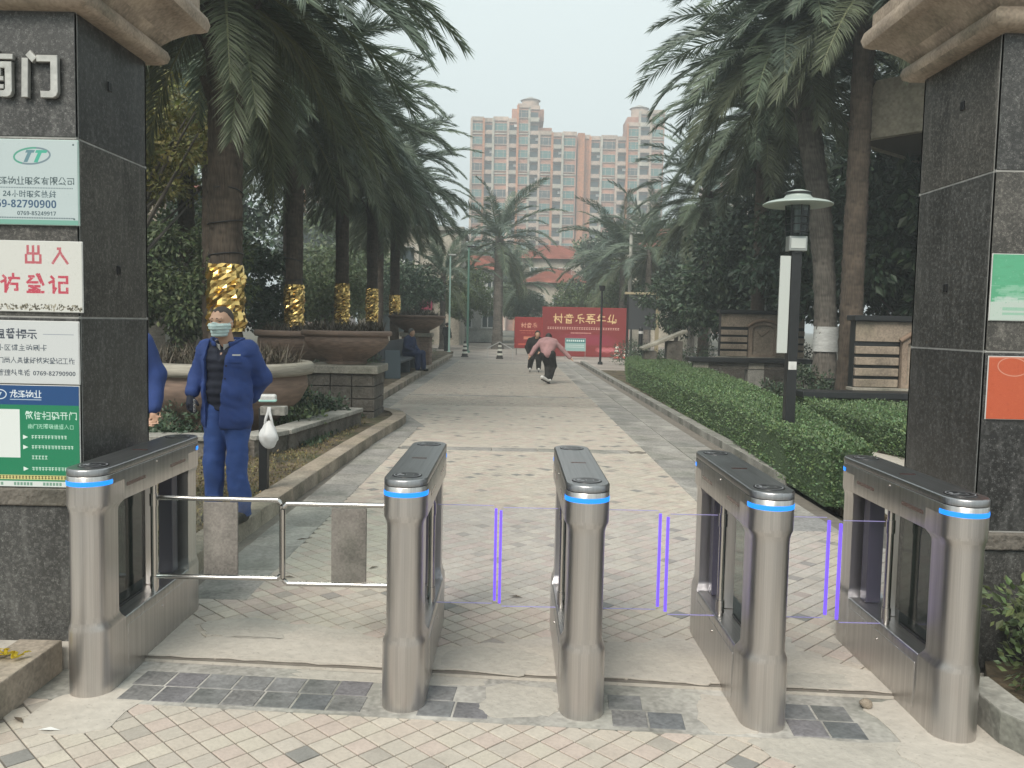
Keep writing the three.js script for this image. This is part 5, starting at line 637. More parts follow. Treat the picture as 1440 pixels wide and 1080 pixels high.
// creeping ground cover on the near bed
{ const f0 = rng(77), g = leafCloud((f) => { const z = -5.4 - 9.2 * Math.pow(f(), 1.3), x = -2.16 - Math.pow(f(), 0.8) * 1.6 - (z < -13 ? (-13 - z) * 0.25 : 0); return [x, 0.10 + 0.05 * f() * f(), z, 0, 0.4, 0]; }, 15000, 0.016, 78); const o = part('ground_cover', g, mat([0.15, 0.13, 0.065], 0.9, 0, { vertexColors: true }), scene); tag(o, 'sparse dry ground cover on the near planting bed', 'ground cover', null, 'stuff'); }
{ const g = leafCloud((f) => { const x = -2.5 + rr(-0.5, 0.6, f); return [-2.35 - 2.2 * f(), 0.10 + 0.03 * f(), -10.2 - 3.6 * f(), 0, 0.8, 0]; }, 6000, 0.024, 79, 3); const o = part('ground_cover', g, M.leafDark, scene); tag(o, 'green grassy cover behind the low stone wall', 'ground cover', null, 'stuff'); }

// bowl planters with dark strappy plants
function strap(n, r, L, seed, m, parent, y0) { const f = rng(seed), P = [], C = []; for (let i = 0; i < n; i++) { const a = f() * 6.283, q = Math.sqrt(f()) * r, x = Math.cos(a) * q, z = Math.sin(a) * q, b = f() * 6.283, lean = rr(0.15, 1.1, f), l = L * rr(0.6, 1.2, f), k = rr(0.5, 1.5, f), w = 0.012; let px = x, py = y0, pz = z, el = 1.4 - lean * 0.4; let A, B; for (let s = 0; s <= 4; s++) { const ww = w * (1 - s / 4.2); const a2 = [px + Math.sin(b) * ww, py, pz - Math.cos(b) * ww], b2 = [px - Math.sin(b) * ww, py, pz + Math.cos(b) * ww]; if (s) { P.push(...A, ...a2, ...b2, ...A, ...b2, ...B); for (let t = 0; t < 6; t++) C.push(k, k * rr(0.8, 1.1, f), k * 0.9); } A = a2; B = b2; px += Math.cos(el) * Math.cos(b) * l / 4; pz += Math.cos(el) * Math.sin(b) * l / 4; py += Math.sin(el) * l / 4; el -= lean * 0.55; } } return part('plants', geoFrom(P, C), m, parent); }
const darkStrap = mat([0.075, 0.066, 0.05], 0.7, 0, { vertexColors: true });
function bowl(label, x, y, z, r, h, rimM, bowlM, plantN, plantL, seed, base) {
  const t = thing('bowl_planter', label, 'planter', [x, y, z]); const prof = [[r * 0.42, 0], [r * 0.46, h * 0.04], [r * 0.44, h * 0.12], [r * 0.62, h * 0.28], [r * 0.84, h * 0.50], [r * 0.93, h * 0.68], [r * 0.92, h * 0.80], [r * 0.90, h * 0.84]].map((p) => new THREE.Vector2(...p)), rim = [[r * 0.90, h * 0.835], [r * 0.98, h * 0.85], [r, h * 0.90], [r, h * 0.97], [r * 0.97, h], [r * 0.86, h], [r * 0.84, h * 0.9]].map((p) => new THREE.Vector2(...p));
  part('bowl', new THREE.LatheGeometry(prof, 48), bowlM, t); part('rim', new THREE.LatheGeometry(rim, 48), rimM, t); part('soil', put(new THREE.CircleGeometry(r * 0.86, 32), 0, h * 0.93, 0, 0, -Math.PI / 2), M.soil, t);
  if (plantN) strap(plantN, r * 0.84, plantL, seed, darkStrap, t, h * 0.93); if (base) base(t); return t;
}
bowl('wide pale-rimmed stone bowl planter behind the guard', -3.66, 0.1, -10.9, 1.10, 1.0, M.paleStone, M.terracotta, 1500, 0.34, 501);
function pedestal(label, x, z, w, h, m, cap) { const t = thing('planter_pedestal', label, 'pedestal', [x, 0, z]); const rows = Math.round(h / 0.2), f = rng(9); part('core', box(w - 0.06, h, w - 0.06, 0, h / 2, 0), m, t); for (let j = 0; j < rows; j++) for (let s = 0; s < 4; s++) { const n = Math.round(w / 0.34), a = s * Math.PI / 2; let off = (j % 2) * 0.12; for (let i = 0; i < n; i++) { const bw = w / n, b = new RoundedBoxGeometry(bw - 0.012, h / rows - 0.012, 0.06 + 0.03 * f(), 1, 0.012); b.translate(-w / 2 + (i + 0.5) * bw, (j + 0.5) * h / rows, w / 2 - 0.02); b.rotateY(a); part('stone', boxUV(b), m, t); } } part('coping', box(w + 0.16, 0.13, w + 0.16, 0, h + 0.066, 0, 0.02), cap, t); return t; }
pedestal('rough stone pedestal at the curved end of the bed', -2.72, -14.05, 1.02, 0.80, M.roughStone, M.paleStone);
bowl('brown stone bowl planter on the rough stone pedestal', -2.74, 0.932, -14.1, 0.74, 0.55, M.terracotta, M.terracotta, 900, 0.26, 502);
pedestal('brown pedestal beyond the bench', -2.75 - 0.66, -30.4, 0.95, 1.12, M.terracotta, M.paleStone);
bowl('wide brown bowl planter on the pedestal beyond the bench', -3.42, 1.252, -30.4, 1.02, 0.62, M.terracotta, M.terracotta, 700, 0.30, 503);
bowl('bowl planter of clipped plants behind the brown bowl', -4.35, 0.62, -17.6, 0.95, 0.8, M.terracotta, M.terracotta, 900, 0.3, 504, (t) => part('foot', box(0.9, 0.62, 0.9, 0, -0.31, 0, 0.02), M.roughStone, t));
// low granite wall round the bed
function lowWall(label, pts, w, h) { const t = thing('low_wall', label, 'wall'); for (let i = 0; i < pts.length - 1; i++) { const [x0, z0] = pts[i], [x1, z1] = pts[i + 1], L = Math.hypot(x1 - x0, z1 - z0), a = Math.atan2(-(z1 - z0), x1 - x0), n = Math.max(1, Math.round(L / 0.75)); const mk = (name, ww, y0, y1, m, gap) => { for (let k = 0; k < n; k++) { const l = L / n - gap, u = (k + 0.5) / n; part(name, put(box(l, y1 - y0, ww, k * 0.4, 0, 0, 0.012), x0 + (x1 - x0) * u - k * 0.4 * Math.cos(a), (y0 + y1) / 2, z0 + (z1 - z0) * u + k * 0.4 * Math.sin(a), a), m, t); } }; mk('wall_stone', w * 0.8, 0.05, h - 0.062, M.roughStone, 0.01); mk('coping', w, h - 0.06, h, M.kerbGrey, 0.006); } return t; }
lowWall('low granite wall with grey coping edging the bed near the black post', [[-6.4, -9.0], [-2.95, -9.4], [-2.72, -9.95], [-2.34, -12.6]], 0.30, 0.36);
lowWall('low wall behind the bench along the path', [[-3.6, -16.2], [-3.9, -24.5]], 0.3, 0.45);

// ------------------------------------------------------------------ bollard with a tissue pack and hanging bag, litter
{
  const t = thing('black_post', 'black square post beside the guard, at the kerb', 'post', [-2.20, 0.10, -7.55]); part('shaft', box(0.075, 0.78, 0.075, 0, 0.37, 0, 0.006), M.blackMetal, t); part('arm', box(0.22, 0.08, 0.11, 0.09, 0.735, 0, 0.006), M.kerbGrey, t); part('foot_plate', box(0.14, 0.014, 0.14, 0, 0.006, 0, 0.003), M.blackMetal, t);
  const p = thing('tissue_pack', 'white and green tissue pack on the black post', 'tissue pack', [-2.16, 0.91, -7.53], 0.2); part('wrap', new RoundedBoxGeometry(0.15, 0.07, 0.095, 3, 0.022).translate(0, 0.036, 0), M.white, p); part('stripe', box(0.152, 0.022, 0.098, 0, 0.016, 0, 0.008), mat([0.35, 0.62, 0.56], 0.5), p);
  const b = thing('plastic_bag', 'white plastic bag hanging from the black post', 'bag', [-2.13, 0.52, -7.46]); const bg = new THREE.SphereGeometry(1, 22, 18), q = bg.attributes.position; for (let i = 0; i < q.count; i++) { const x = q.getX(i), y = q.getY(i), z = q.getZ(i), k = 1 + 0.7 * wob(x, y * 0.5, z, 2.6, 5) + 0.45 * wob(x, y * 0.4, z, 7, 6) + 0.22 * Math.sin(Math.atan2(z, x) * 7 + y * 3) * Math.max(0, y), w = 0.085 * (1 - 0.52 * Math.max(0, y)) * k; q.setXYZ(i, x * w, 0.11 + y * 0.125, z * w * 0.8); } bg.computeVertexNormals(); part('sack', bg, M.bag, b); for (const s of [-1, 1]) part('handle', new THREE.TubeGeometry(new THREE.CatmullRomCurve3([V(s * 0.035, 0.185, 0), V(s * 0.024, 0.25, 0.01), V(s * 0.008, 0.31, 0), V(0.004 * s, 0.352, -0.01)]), 14, 0.013, 5), M.bag, b);
}
{ const f = rng(15), t = thing('warning_tape', 'crumpled yellow warning tape on the kerb under the notice pillar', 'tape', [-2.17, 0.132, -3.66]); for (let k = 0; k < 5; k++) { const pts = []; for (let i = 0; i < 8; i++) pts.push(V((i - 4) * 0.022 + rr(-0.012, 0.012, f) - 0.03 * k, 0.012 + 0.022 * f() + 0.004 * k, rr(-0.035, 0.035, f))); const cv = new THREE.CatmullRomCurve3(pts), P = []; let A, B; for (let i = 0; i <= 40; i++) { const p = cv.getPoint(i / 40), w = V(0, rr(0.2, 0.7, f), 1).normalize().multiplyScalar(0.014), a = p.clone().add(w).toArray(), b = p.clone().sub(w).toArray(); b[1] = Math.max(0.001, b[1]); if (i) P.push(...A, ...a, ...b, ...A, ...b, ...B); A = a; B = b; } part('strip', geoFrom(P), k < 4 ? M.yellow : M.white, t); } }
{ const g = new THREE.IcosahedronGeometry(0.028, 2), p = g.attributes.position; for (let i = 0; i < p.count; i++) { const k = 1 + 0.5 * wob(p.getX(i), p.getY(i), p.getZ(i), 40, 3); p.setXYZ(i, p.getX(i) * k, p.getY(i) * k * 0.8, p.getZ(i) * k); } g.computeVertexNormals(); const o = single('stone_lump', g, M.tan, 'small broken stone lying on the cement by the end turnstile', 'stone'); o.position.set(1.60, LOW + 0.022, -3.68); }
{ const f = rng(19); [[-1.83, -3.32], [-1.55, -6.3], [-0.9, -5.6], [0.05, -5.05], [-2.0, -3.4], [-1.4, -5.35]].forEach(([x, z]) => { const P = [], n = 7; for (let i = 0; i < n; i++) { const a = f() * 0.6; } const L = 0.045; P.push(-L, 0.002, 0, 0, 0.010, 0.012, L, 0.004, 0, -L, 0.002, 0, L, 0.004, 0, 0, 0.008, -0.012); const o = single('dry_leaf', geoFrom(P), x === -1.83 ? M.white : M.twig, x === -1.83 ? 'scrap of white paper on the forecourt tiles' : 'small dry leaf lying on the paving', x === -1.83 ? 'paper' : 'leaf', x === -1.83 ? null : 'dry leaves on the path'); if (x === -1.83) o.name = 'paper_scrap'; o.position.set(x, z > -3.7 ? LOW + 0.002 : 0.002, z); o.rotation.y = f() * 6; }); }

// ------------------------------------------------------------------ lamps
const lampShade = mat([0.40, 0.46, 0.43], 0.35, 0.2), lampTube = mat([0.44, 0.47, 0.45], 0.35);
function gardenLamp(label, x, y, z, s, group, banner = -1) {
  const t = thing('garden_lamp', label, 'lamp', [x, y, z], 0, group); t.scale.setScalar(s);
  part('post', [box(0.11, 2.08, 0.11, 0, 1.04, 0, 0.008), put(new THREE.CylinderGeometry(0.075, 0.075, 0.02, 20), 0, 2.08, 0)], M.blackMetal, t);
  part('post_box', box(0.20, 0.165, 0.14, 0.0, 2.17, 0.01, 0.01), mat([0.30, 0.32, 0.31], 0.35, 0.5), t);
  part('box_window', box(0.16, 0.11, 0.008, 0, 2.17, 0.082, 0.004), lampTube, t);
  part('lantern_glass', put(new THREE.CylinderGeometry(0.13, 0.115, 0.34, 28, 1, true), 0, 2.43, 0), M.smokeGlass, t);
  part('lantern_bars', [...[0, 1, 2, 3, 4, 5, 6, 7].map((k) => bar([Math.cos(k * 0.785) * 0.118, 2.26, Math.sin(k * 0.785) * 0.118], [Math.cos(k * 0.785) * 0.134, 2.60, Math.sin(k * 0.785) * 0.134], 0.006)), ...[2.30, 2.38, 2.46].map((y2) => put(new THREE.TorusGeometry(0.124, 0.006, 6, 28), 0, y2, 0, 0, Math.PI / 2))], M.blackMetal, t);
  part('bulb', put(new THREE.CylinderGeometry(0.035, 0.035, 0.24, 14), 0, 2.42, 0), lampTube, t);
  part('shade', new THREE.LatheGeometry([[0.02, 2.585], [0.34, 2.585], [0.372, 2.592], [0.374, 2.602], [0.33, 2.625], [0.16, 2.665], [0.13, 2.70], [0.13, 2.735], [0.05, 2.76], [0.001, 2.765]].map((p) => new THREE.Vector2(...p)), 48), lampShade, t);
  part('shade_ring', put(new THREE.TorusGeometry(0.135, 0.012, 8, 32), 0, 2.72, 0, 0, Math.PI / 2), M.blackMetal, t);
  const bn = part('side_panel', box(0.115, 1.07, 0.03, banner * 0.118, 1.50, 0.03, 0.006), lampTube, t); part('panel_bracket', [0.99, 2.01].map((y2) => box(0.14, 0.022, 0.05, banner * 0.09, y2, 0.01, 0.003)), M.blackMetal, t);
  part('sticker', box(0.09, 0.09, 0.003, 0, 0.83, 0.058), M.white, t); return t;
}
gardenLamp('black garden lamp with wide disc shade and white panel rising from the hedge', 3.10, 0.42, -9.5, 1.0);
gardenLamp('disc-shaded garden lamp far behind the notice pillar, beyond the bowl', -8.35, 0.1, -21.0, 0.93, 'pair of far garden lamps', 1);
gardenLamp('disc-shaded garden lamp far behind the notice pillar, beyond the bowl', -7.95, 0.1, -20.0, 0.98, 'pair of far garden lamps', -1);
function pole(name, label, x, z, h, r, m, top, group) { const t = thing(name, label, 'pole', [x, 0, z], 0, group); part('shaft', new THREE.CylinderGeometry(r * 0.8, r, h, 14).translate(0, h / 2, 0), m, t); part('foot', new THREE.CylinderGeometry(r * 1.9, r * 2.2, 0.12, 16).translate(0, 0.06, 0), m, t); if (top) top(t, h); return t; }
pole('lamp_pole', 'slim pale green lamp pole by the square', -3.36, -45, 5.15, 0.055, mat([0.42, 0.60, 0.54], 0.5), (t, h) => part('lamp_head', box(0.4, 0.07, 0.2, 0.1, h + 0.02, 0, 0.02), M.white, t));
pole('lamp_pole', 'thin dark pole in front of the big red banner', 3.70, -36, 3.1, 0.05, M.blackMetal, (t, h) => part('lamp_head', new THREE.CylinderGeometry(0.14, 0.10, 0.22, 16).translate(0, h + 0.1, 0), M.blackMetal, t));
pole('lamp_pole', 'dark green pole behind the striped cone', -2.5, -47, 5.8, 0.07, mat([0.10, 0.20, 0.16], 0.5), (t, h) => part('lamp_head', box(0.5, 0.08, 0.2, 0.15, h, 0, 0.02), M.blackMetal, t));
pole('lamp_pole', 'tall pale pole rising behind the banner between palms', 6.2, -46, 6.6, 0.11, mat([0.42, 0.42, 0.38], 0.7), (t, h) => part('lamp_head', box(0.7, 0.09, 0.25, 0.25, h, 0, 0.02), M.white, t));
pole('lamp_pole', 'pale pole among the palms above the garden lamp', 8.1, -28, 9.4, 0.16, mat([0.42, 0.45, 0.43], 0.6), (t, h) => part('lamp_head', box(0.8, 0.1, 0.3, 0.2, h, 0, 0.02), M.white, t));
{ const t = thing('black_bollard', 'short black post at the far end of the wedge hedge', 'post', [4.78, 0.0, -32.0]); part('shaft', new THREE.CylinderGeometry(0.085, 0.085, 1.55, 16).translate(0, 0.775, 0), M.blackMetal, t); part('band', new THREE.CylinderGeometry(0.09, 0.09, 0.10, 16).translate(0, 1.42, 0), M.white, t); part('cap', new THREE.SphereGeometry(0.085, 16, 8, 0, 6.3, 0, 1.6).translate(0, 1.55, 0), M.blackMetal, t); }
{ const t = thing('sign_frame', 'dark sign frame on posts beyond the hedge', 'sign frame', [5.75, 0, -37.5]); part('post', box(0.16, 3.3, 0.16, 0.55, 1.65, 0, 0.01), mat([0.30, 0.26, 0.17], 0.6), t); part('post', box(0.09, 3.1, 0.09, -0.75, 1.55, 0, 0.01), M.blackMetal, t); part('board', box(1.2, 1.5, 0.08, -0.12, 2.25, 0, 0.01), mat([0.06, 0.065, 0.07], 0.3), t); part('top_rail', box(1.6, 0.10, 0.2, -0.1, 3.08, 0, 0.01), mat([0.36, 0.31, 0.2], 0.6), t); }

// ------------------------------------------------------------------ boards, cones and bench on the square
const standM = mat([0.35, 0.35, 0.34], 0.5, 0.5);
function hoarding(label, x, z, w, h, y0, tex, back) { const t = thing('red_banner', label, 'banner', [x, 0, z]); part('sheet', box(w, h, 0.05, 0, y0 + h / 2, -0.026, 0.004), back, t); const g = new THREE.PlaneGeometry(w - 0.02, h - 0.02).translate(0, y0 + h / 2, 0.003); part('print', g, mat([1, 1, 1], 0.6, 0, { map: tex }), t); part('support', [-1, 1].map((s) => bar([s * (w / 2 - 0.1), 0, -0.6], [s * (w / 2 - 0.1), y0 + h * 0.8, -0.08], 0.03)), standM, t); return t; }
hoarding('big red banner with gold characters at the end of the path', 3.72, -44, 4.45, 2.52, 0.03, canvas(1000, 566, (c, w, h) => { c.fillStyle = '#7d2a2a'; c.fillRect(0, 0, w, h); speck(c, w, h, 1600, 31, ['#86302e', '#742628', '#8a352f'], 16); c.fillStyle = '#8d2f48'; for (let i = 0; i < 9; i++) { c.globalAlpha = 0.25; c.beginPath(); c.ellipse(w * (0.35 + 0.05 * i), h * 0.66, 150, 60, 0.2, 0, 7); c.fill(); } c.globalAlpha = 1; c.fillStyle = '#c4757c'; for (let i = 0; i < 14; i++) { c.globalAlpha = 0.5; c.beginPath(); c.ellipse(w * (0.66 + 0.025 * i), h * (0.86 + 0.02 * Math.sin(i * 2)), 40, 26, 0, 0, 7); c.fill(); } c.globalAlpha = 1;
  write(c, '乡村音乐嘉年华', 70, h * 0.13, 112, 11, '#d8bd8a', 1.12); c.fillStyle = '#d9b3a6'; for (let i = 0; i < 30; i++) { c.fillRect(60 + i * 28, h * 0.405, 20, 5); c.fillRect(64 + i * 28, h * 0.405, 5, 24); c.fillRect(60 + i * 28, h * 0.44, 20, 5); } c.fillStyle = '#c9938c'; for (let i = 0; i < 16; i++) c.fillRect(330 + i * 15, h * 0.51, 10, 14); }), M.red);
hoarding('smaller red board standing left of the big banner', 0.86, -44.6, 1.55, 1.62, 0.38, canvas(500, 520, (c, w, h) => { c.fillStyle = '#8a2c2b'; c.fillRect(0, 0, w, h); speck(c, w, h, 900, 33, ['#96342f', '#7f2727', '#9a3a32'], 16); write(c, '乡村音乐', 60, h * 0.17, 88, 9, '#dca98e', 1.08); c.fillStyle = '#cc7f68'; for (let i = 0; i < 13; i++) { c.fillRect(80 + i * 26, h * 0.42, 18, 12); if (i % 4) c.fillRect(90 + i * 24, h * 0.50, 14, 9); } c.fillRect(150, h * 0.62, 200, 50); c.fillStyle = '#c05b48'; c.fillRect(60, h * 0.85, 380, 26); }), M.red);
{ const t = thing('notice_stand', 'teal and white notice on a thin stand before the banner', 'sign', [3.0, 0, -41]); part('panel', box(1.0, 0.62, 0.02, 0, 0.70, 0, 0.003), M.white, t); part('print', new THREE.PlaneGeometry(0.98, 0.6).translate(0, 0.70, 0.0125), mat([1, 1, 1], 0.6, 0, { map: canvas(320, 196, (c, w, h) => { c.fillStyle = '#8fb0ad'; c.fillRect(0, 0, w, h); c.fillStyle = '#3f7d80'; c.fillRect(0, 0, w, 70); c.fillStyle = '#cfdcd8'; for (let i = 0; i < 9; i++) { c.fillRect(20 + i * 32, 20, 22, 30); c.fillRect(20 + i * 31, 100, 24, 10); c.fillRect(20 + i * 31, 130, 24, 10); } }) }), t); part('leg', bar([-0.48, 0, 0], [-0.48, 1.02, 0], 0.014), standM, t); part('leg', bar([0.48, 0, 0], [0.48, 1.02, 0], 0.014), standM, t); }
const coneBand = mat([0.75, 0.74, 0.66], 0.6), coneDark = mat([0.055, 0.05, 0.045], 0.7), coneRed = mat([0.55, 0.12, 0.10], 0.6);
function cone(x, z, label, m, group) { const t = thing('traffic_cone', label, 'cone', [x, 0, z], 0, group); part('foot', box(0.34, 0.05, 0.34, 0, 0.025, 0, 0.01), coneDark, t); part('body', new THREE.CylinderGeometry(0.06, 0.15, 0.66, 20).translate(0, 0.38, 0), m, t); for (const [y, r] of [[0.22, 0.128], [0.42, 0.1], [0.60, 0.076]]) part('stripe', new THREE.CylinderGeometry(r - 0.008 + 0.004, r + 0.012, 0.10, 20).translate(0, y, 0), coneBand, t); part('knob', new THREE.SphereGeometry(0.06, 12, 8).translate(0, 0.72, 0), m, t); return t; }
cone(-2.3, -41, 'dark striped cone by the pole at the left of the square', coneDark); cone(-0.6, -39.6, 'dark striped cone in front of the stout palm', coneDark); cone(1.75, -38.6, 'striped cone hidden partly by the skater', coneRed); cone(5.1, -41.8, 'red striped cone before the banner corner', coneRed, 'cones at the banner corner'); cone(5.5, -41.6, 'red striped cone before the banner corner', coneRed, 'cones at the banner corner');
{ const t = thing('plastic_rail', 'thin white rail leaning on the striped cone', 'rail', [-0.6, 0, -39.6]); part('rail', bar([-0.55, 0.5, 0.1], [-0.02, 0.79, 0.1], 0.02), M.white, t); part('rail_arm', bar([-0.02, 0.79, 0.1], [0.6, 0.45, 0.1], 0.02), M.white, t); part('leg', bar([0.6, 0.0, 0.1], [0.6, 0.46, 0.1], 0.015), M.white, t); part('leg', bar([-0.55, 0.0, 0.1], [-0.55, 0.51, 0.1], 0.015), M.white, t); }
{ const t = thing('stone_bench', 'long dark bench with panel ends beside the left kerb', 'bench', [-3.34, 0.1, -26]); const bm = mat([0.10, 0.115, 0.13], 0.7, 0, { map: rep(grainTex, 2) }); part('seat', box(0.5, 0.07, 5.6, 0, 0.42, 0, 0.01), bm, t); for (const z of [-2.6, 0, 2.6]) part('leg', box(0.42, 0.385, 0.14, 0, 0.19, z, 0.01), bm, t); part('back_panel', box(0.06, 0.5, 5.6, -0.30, 0.72, 0, 0.01), bm, t); part('back_post', box(0.07, 0.6, 0.1, -0.35, 0.45, 2.4, 0.006), bm, t); part('back_post', box(0.07, 0.6, 0.1, -0.35, 0.45, -2.4, 0.006), bm, t); }
{ const t = thing('leaning_board', 'dark board leaning beside the bench at the kerb', 'board', [-3.22, 0.1, -23.0], 0.3); part('board', box(0.42, 0.78, 0.05, 0, 0.38, 0, 0.01).rotateX(-0.16), mat([0.06, 0.085, 0.10], 0.5), t); part('prop', bar([0.1, 0, -0.36], [0.1, 0.66, -0.12], 0.02), M.blackMetal, t); }

// ------------------------------------------------------------------ garden walls with arched panels, black benches, stone slab
function gardenWall(label, x, y, z, w, h, turn, doorX) {
  const t = thing('garden_wall', label, 'wall', [x, y, z], turn); const pm = mat([0.44, 0.36, 0.28], 0.85, 0, { map: rep(stoneTex, 0.6) }), dm = mat([0.38, 0.29, 0.22], 0.8, 0, { map: rep(stoneTex, 0.8) });
  part('core', box(w, h, 0.22, 0, h / 2, -0.06), M.blackMetal, t); part('top_slab', box(w + 0.12, 0.10, 0.40, 0, h + 0.05, -0.02, 0.012), M.blackMetal, t); part('upper_panel', box(w - 0.02, h * 0.30, 0.05, 0, h * 0.84, 0.065, 0.008), pm, t);
  const L = doorX - 0.42, rows = 4, rh = h * 0.66 / rows; for (let j = 0; j < rows; j++) { const y0 = j * rh; const a = L + w / 2; if (a > 0.1) part('ledger_stone', box(a - 0.02, rh * 0.72, 0.10, -w / 2 + a / 2, y0 + rh * 0.4, 0.075, 0.014), pm, t); const b = w / 2 - doorX - 0.42; if (b > 0.1) part('ledger_stone', box(b - 0.02, rh * 0.72, 0.10, w / 2 - b / 2, y0 + rh * 0.4, 0.075, 0.014), pm, t); }
  const s = new THREE.Shape(); s.moveTo(-0.40, 0); s.lineTo(0.40, 0); s.lineTo(0.40, h * 0.70); s.quadraticCurveTo(0, h * 0.92, -0.40, h * 0.70); s.lineTo(-0.40, 0); const hole = new THREE.Path(); hole.moveTo(-0.31, 0.05); hole.lineTo(-0.31, h * 0.66); hole.quadraticCurveTo(0, h * 0.82, 0.31, h * 0.66); hole.lineTo(0.31, 0.05); hole.lineTo(-0.31, 0.05); s.holes.push(hole);
  const fr = part('arch_frame', boxUV(new THREE.ExtrudeGeometry(s, { depth: 0.10, bevelEnabled: true, bevelSize: 0.01, bevelThickness: 0.01, bevelSegments: 1 })), dm, t); fr.position.set(doorX, 0.005, 0.09); const hood = part('arch_hood', tube([[-0.46, h * 0.70, 0], [-0.25, h * 0.81, 0], [0, h * 0.85, 0], [0.25, h * 0.81, 0], [0.46, h * 0.70, 0]], 0.045, 24, 8), mat([0.20, 0.14, 0.10], 0.8), t); hood.position.set(doorX, 0.005, 0.20);
  const pn = part('arch_panel', box(0.64, h * 0.76, 0.06, doorX, h * 0.40, 0.10, 0.006), pm, t); part('relief', tube([[-0.16, 0.30, 0], [-0.05, 0.16, 0.01], [0.06, 0.24, 0], [0.16, 0.34, 0]].map(([a, b, c]) => [doorX + a, h * 0.35 + b, 0.135 + c]), 0.022, 16, 6), dm, pn); part('step', box(w + 0.1, 0.06, 0.34, 0, -0.032, 0.04, 0.008), M.paleStone, t); part('footing', box(w, Math.max(0.02, y - 0.06), 0.3, 0, -0.0625 - (y - 0.06) / 2, -0.02), M.roughStone, t); return t;
}
gardenWall('stepped garden wall with arched panel behind the garden lamp', 6.98, 0.86, -24, 2.35, 1.2, 0, 0.0);
gardenWall('stepped garden wall with arched panel next to the poster pillar', 7.72, 0.60, -16, 2.7, 1.24, 0, -0.1);
function blackBench(label, x, y, z, w) { const t = thing('black_bench', label, 'bench', [x, 0, z]); part('seat', box(w, 0.11, 0.55, 0, y, 0, 0.012), M.blackMetal, t); part('front_block', box(w * 0.9, 0.18, 0.3, 0, y - 0.147, -0.02, 0.01), M.roughStone, t); for (const s of [-0.4, 0.05, 0.42]) { part('leg', box(0.42, y - 0.24, 0.30, s * w, (y - 0.24) / 2, -0.02, 0.01), M.kerbGrey, t); part('leg_face', box(0.40, 0.16, 0.02, s * w, y - 0.147, 0.145, 0.006), M.paleStone, t); } return t; }
blackBench('long black-topped bench before the far garden wall', 6.15, 0.83, -22.2, 3.2); blackBench('long black-topped bench before the near garden wall', 6.7, 0.56, -14.6, 3.6);
{ const t = thing('stone_slab', 'tilted pale stone ramp slab at the end of wedge hedge', 'slab', [4.85, 0, -27.6]); part('slab', box(1.55, 0.10, 0.7, 0, 1.22, 0, 0.02).applyMatrix4(new THREE.Matrix4().makeTranslation(0, 1.22, 0).multiply(new THREE.Matrix4().makeRotationZ(0.40)).multiply(new THREE.Matrix4().makeTranslation(0, -1.22, 0))), M.paleStone, t); part('pier', box(0.5, 1.20, 0.5, 0.35, 0.60, -0.02, 0.02), M.roughStone, t); part('pier', box(0.4, 0.86, 0.5, -0.42, 0.43, -0.02, 0.02), M.roughStone, t); }
single('white_pipe', [tube([[4.30, 0.50, -8.95], [4.46, 0.57, -8.9], [4.70, 0.63, -8.8], [4.85, 0.68, -8.75]], 0.022, 20, 10), tube([[4.30, 0.50, -8.95], [4.26, 0.42, -8.95], [4.25, 0.06, -8.95]], 0.022, 12, 10), tube([[4.46, 0.57, -8.9], [4.40, 0.64, -8.92], [4.37, 0.66, -8.93]], 0.018, 8, 8)], M.white, 'bent white pipe sticking out by the side path', 'pipe');

// ------------------------------------------------------------------ buildings
{ // pavilion behind the right pillar: deep pale fascia under a flat roof on columns
  const t = thing('pavilion', 'pavilion with deep pale roof edge behind the poster pillar', 'building', [0, 0, 0]); const fm = mat([0.72, 0.63, 0.51], 0.9, 0, { map: rep(stoneTex, 0.3) });
  const A = V(7.0, 0, -17.9), B = V(10.6, 0, -13.6), d = B.clone().sub(A), L = d.length(), a = Math.atan2(-d.z, d.x);
  const roof = part('roof', put(box(L, 0.25, 7, L / 2, 5.65, -3.6, 0.02), A.x, 0, A.z, a), mat([0.10, 0.085, 0.07], 0.9), t); part('fascia', put(box(L, 1.15, 0.18, L / 2, 6.10, 0, 0.02), A.x, 0, A.z, a), fm, t); part('fascia', put(box(0.18, 1.15, 7, -0.095, 6.10, -3.5, 0.02), A.x, 0, A.z, a), fm, t);
  for (const u of [0.3, 0.75]) part('column', put(box(0.4, 5.5, 0.4, L * u, 2.75, -0.6, 0.02), A.x, 0, A.z, a), M.blackMetal, t); for (const u of [0.02, 0.98]) part('column', put(box(0.4, 5.5, 0.4, L * u, 2.75, -6.6, 0.02), A.x, 0, A.z, a), M.blackMetal, t);
}
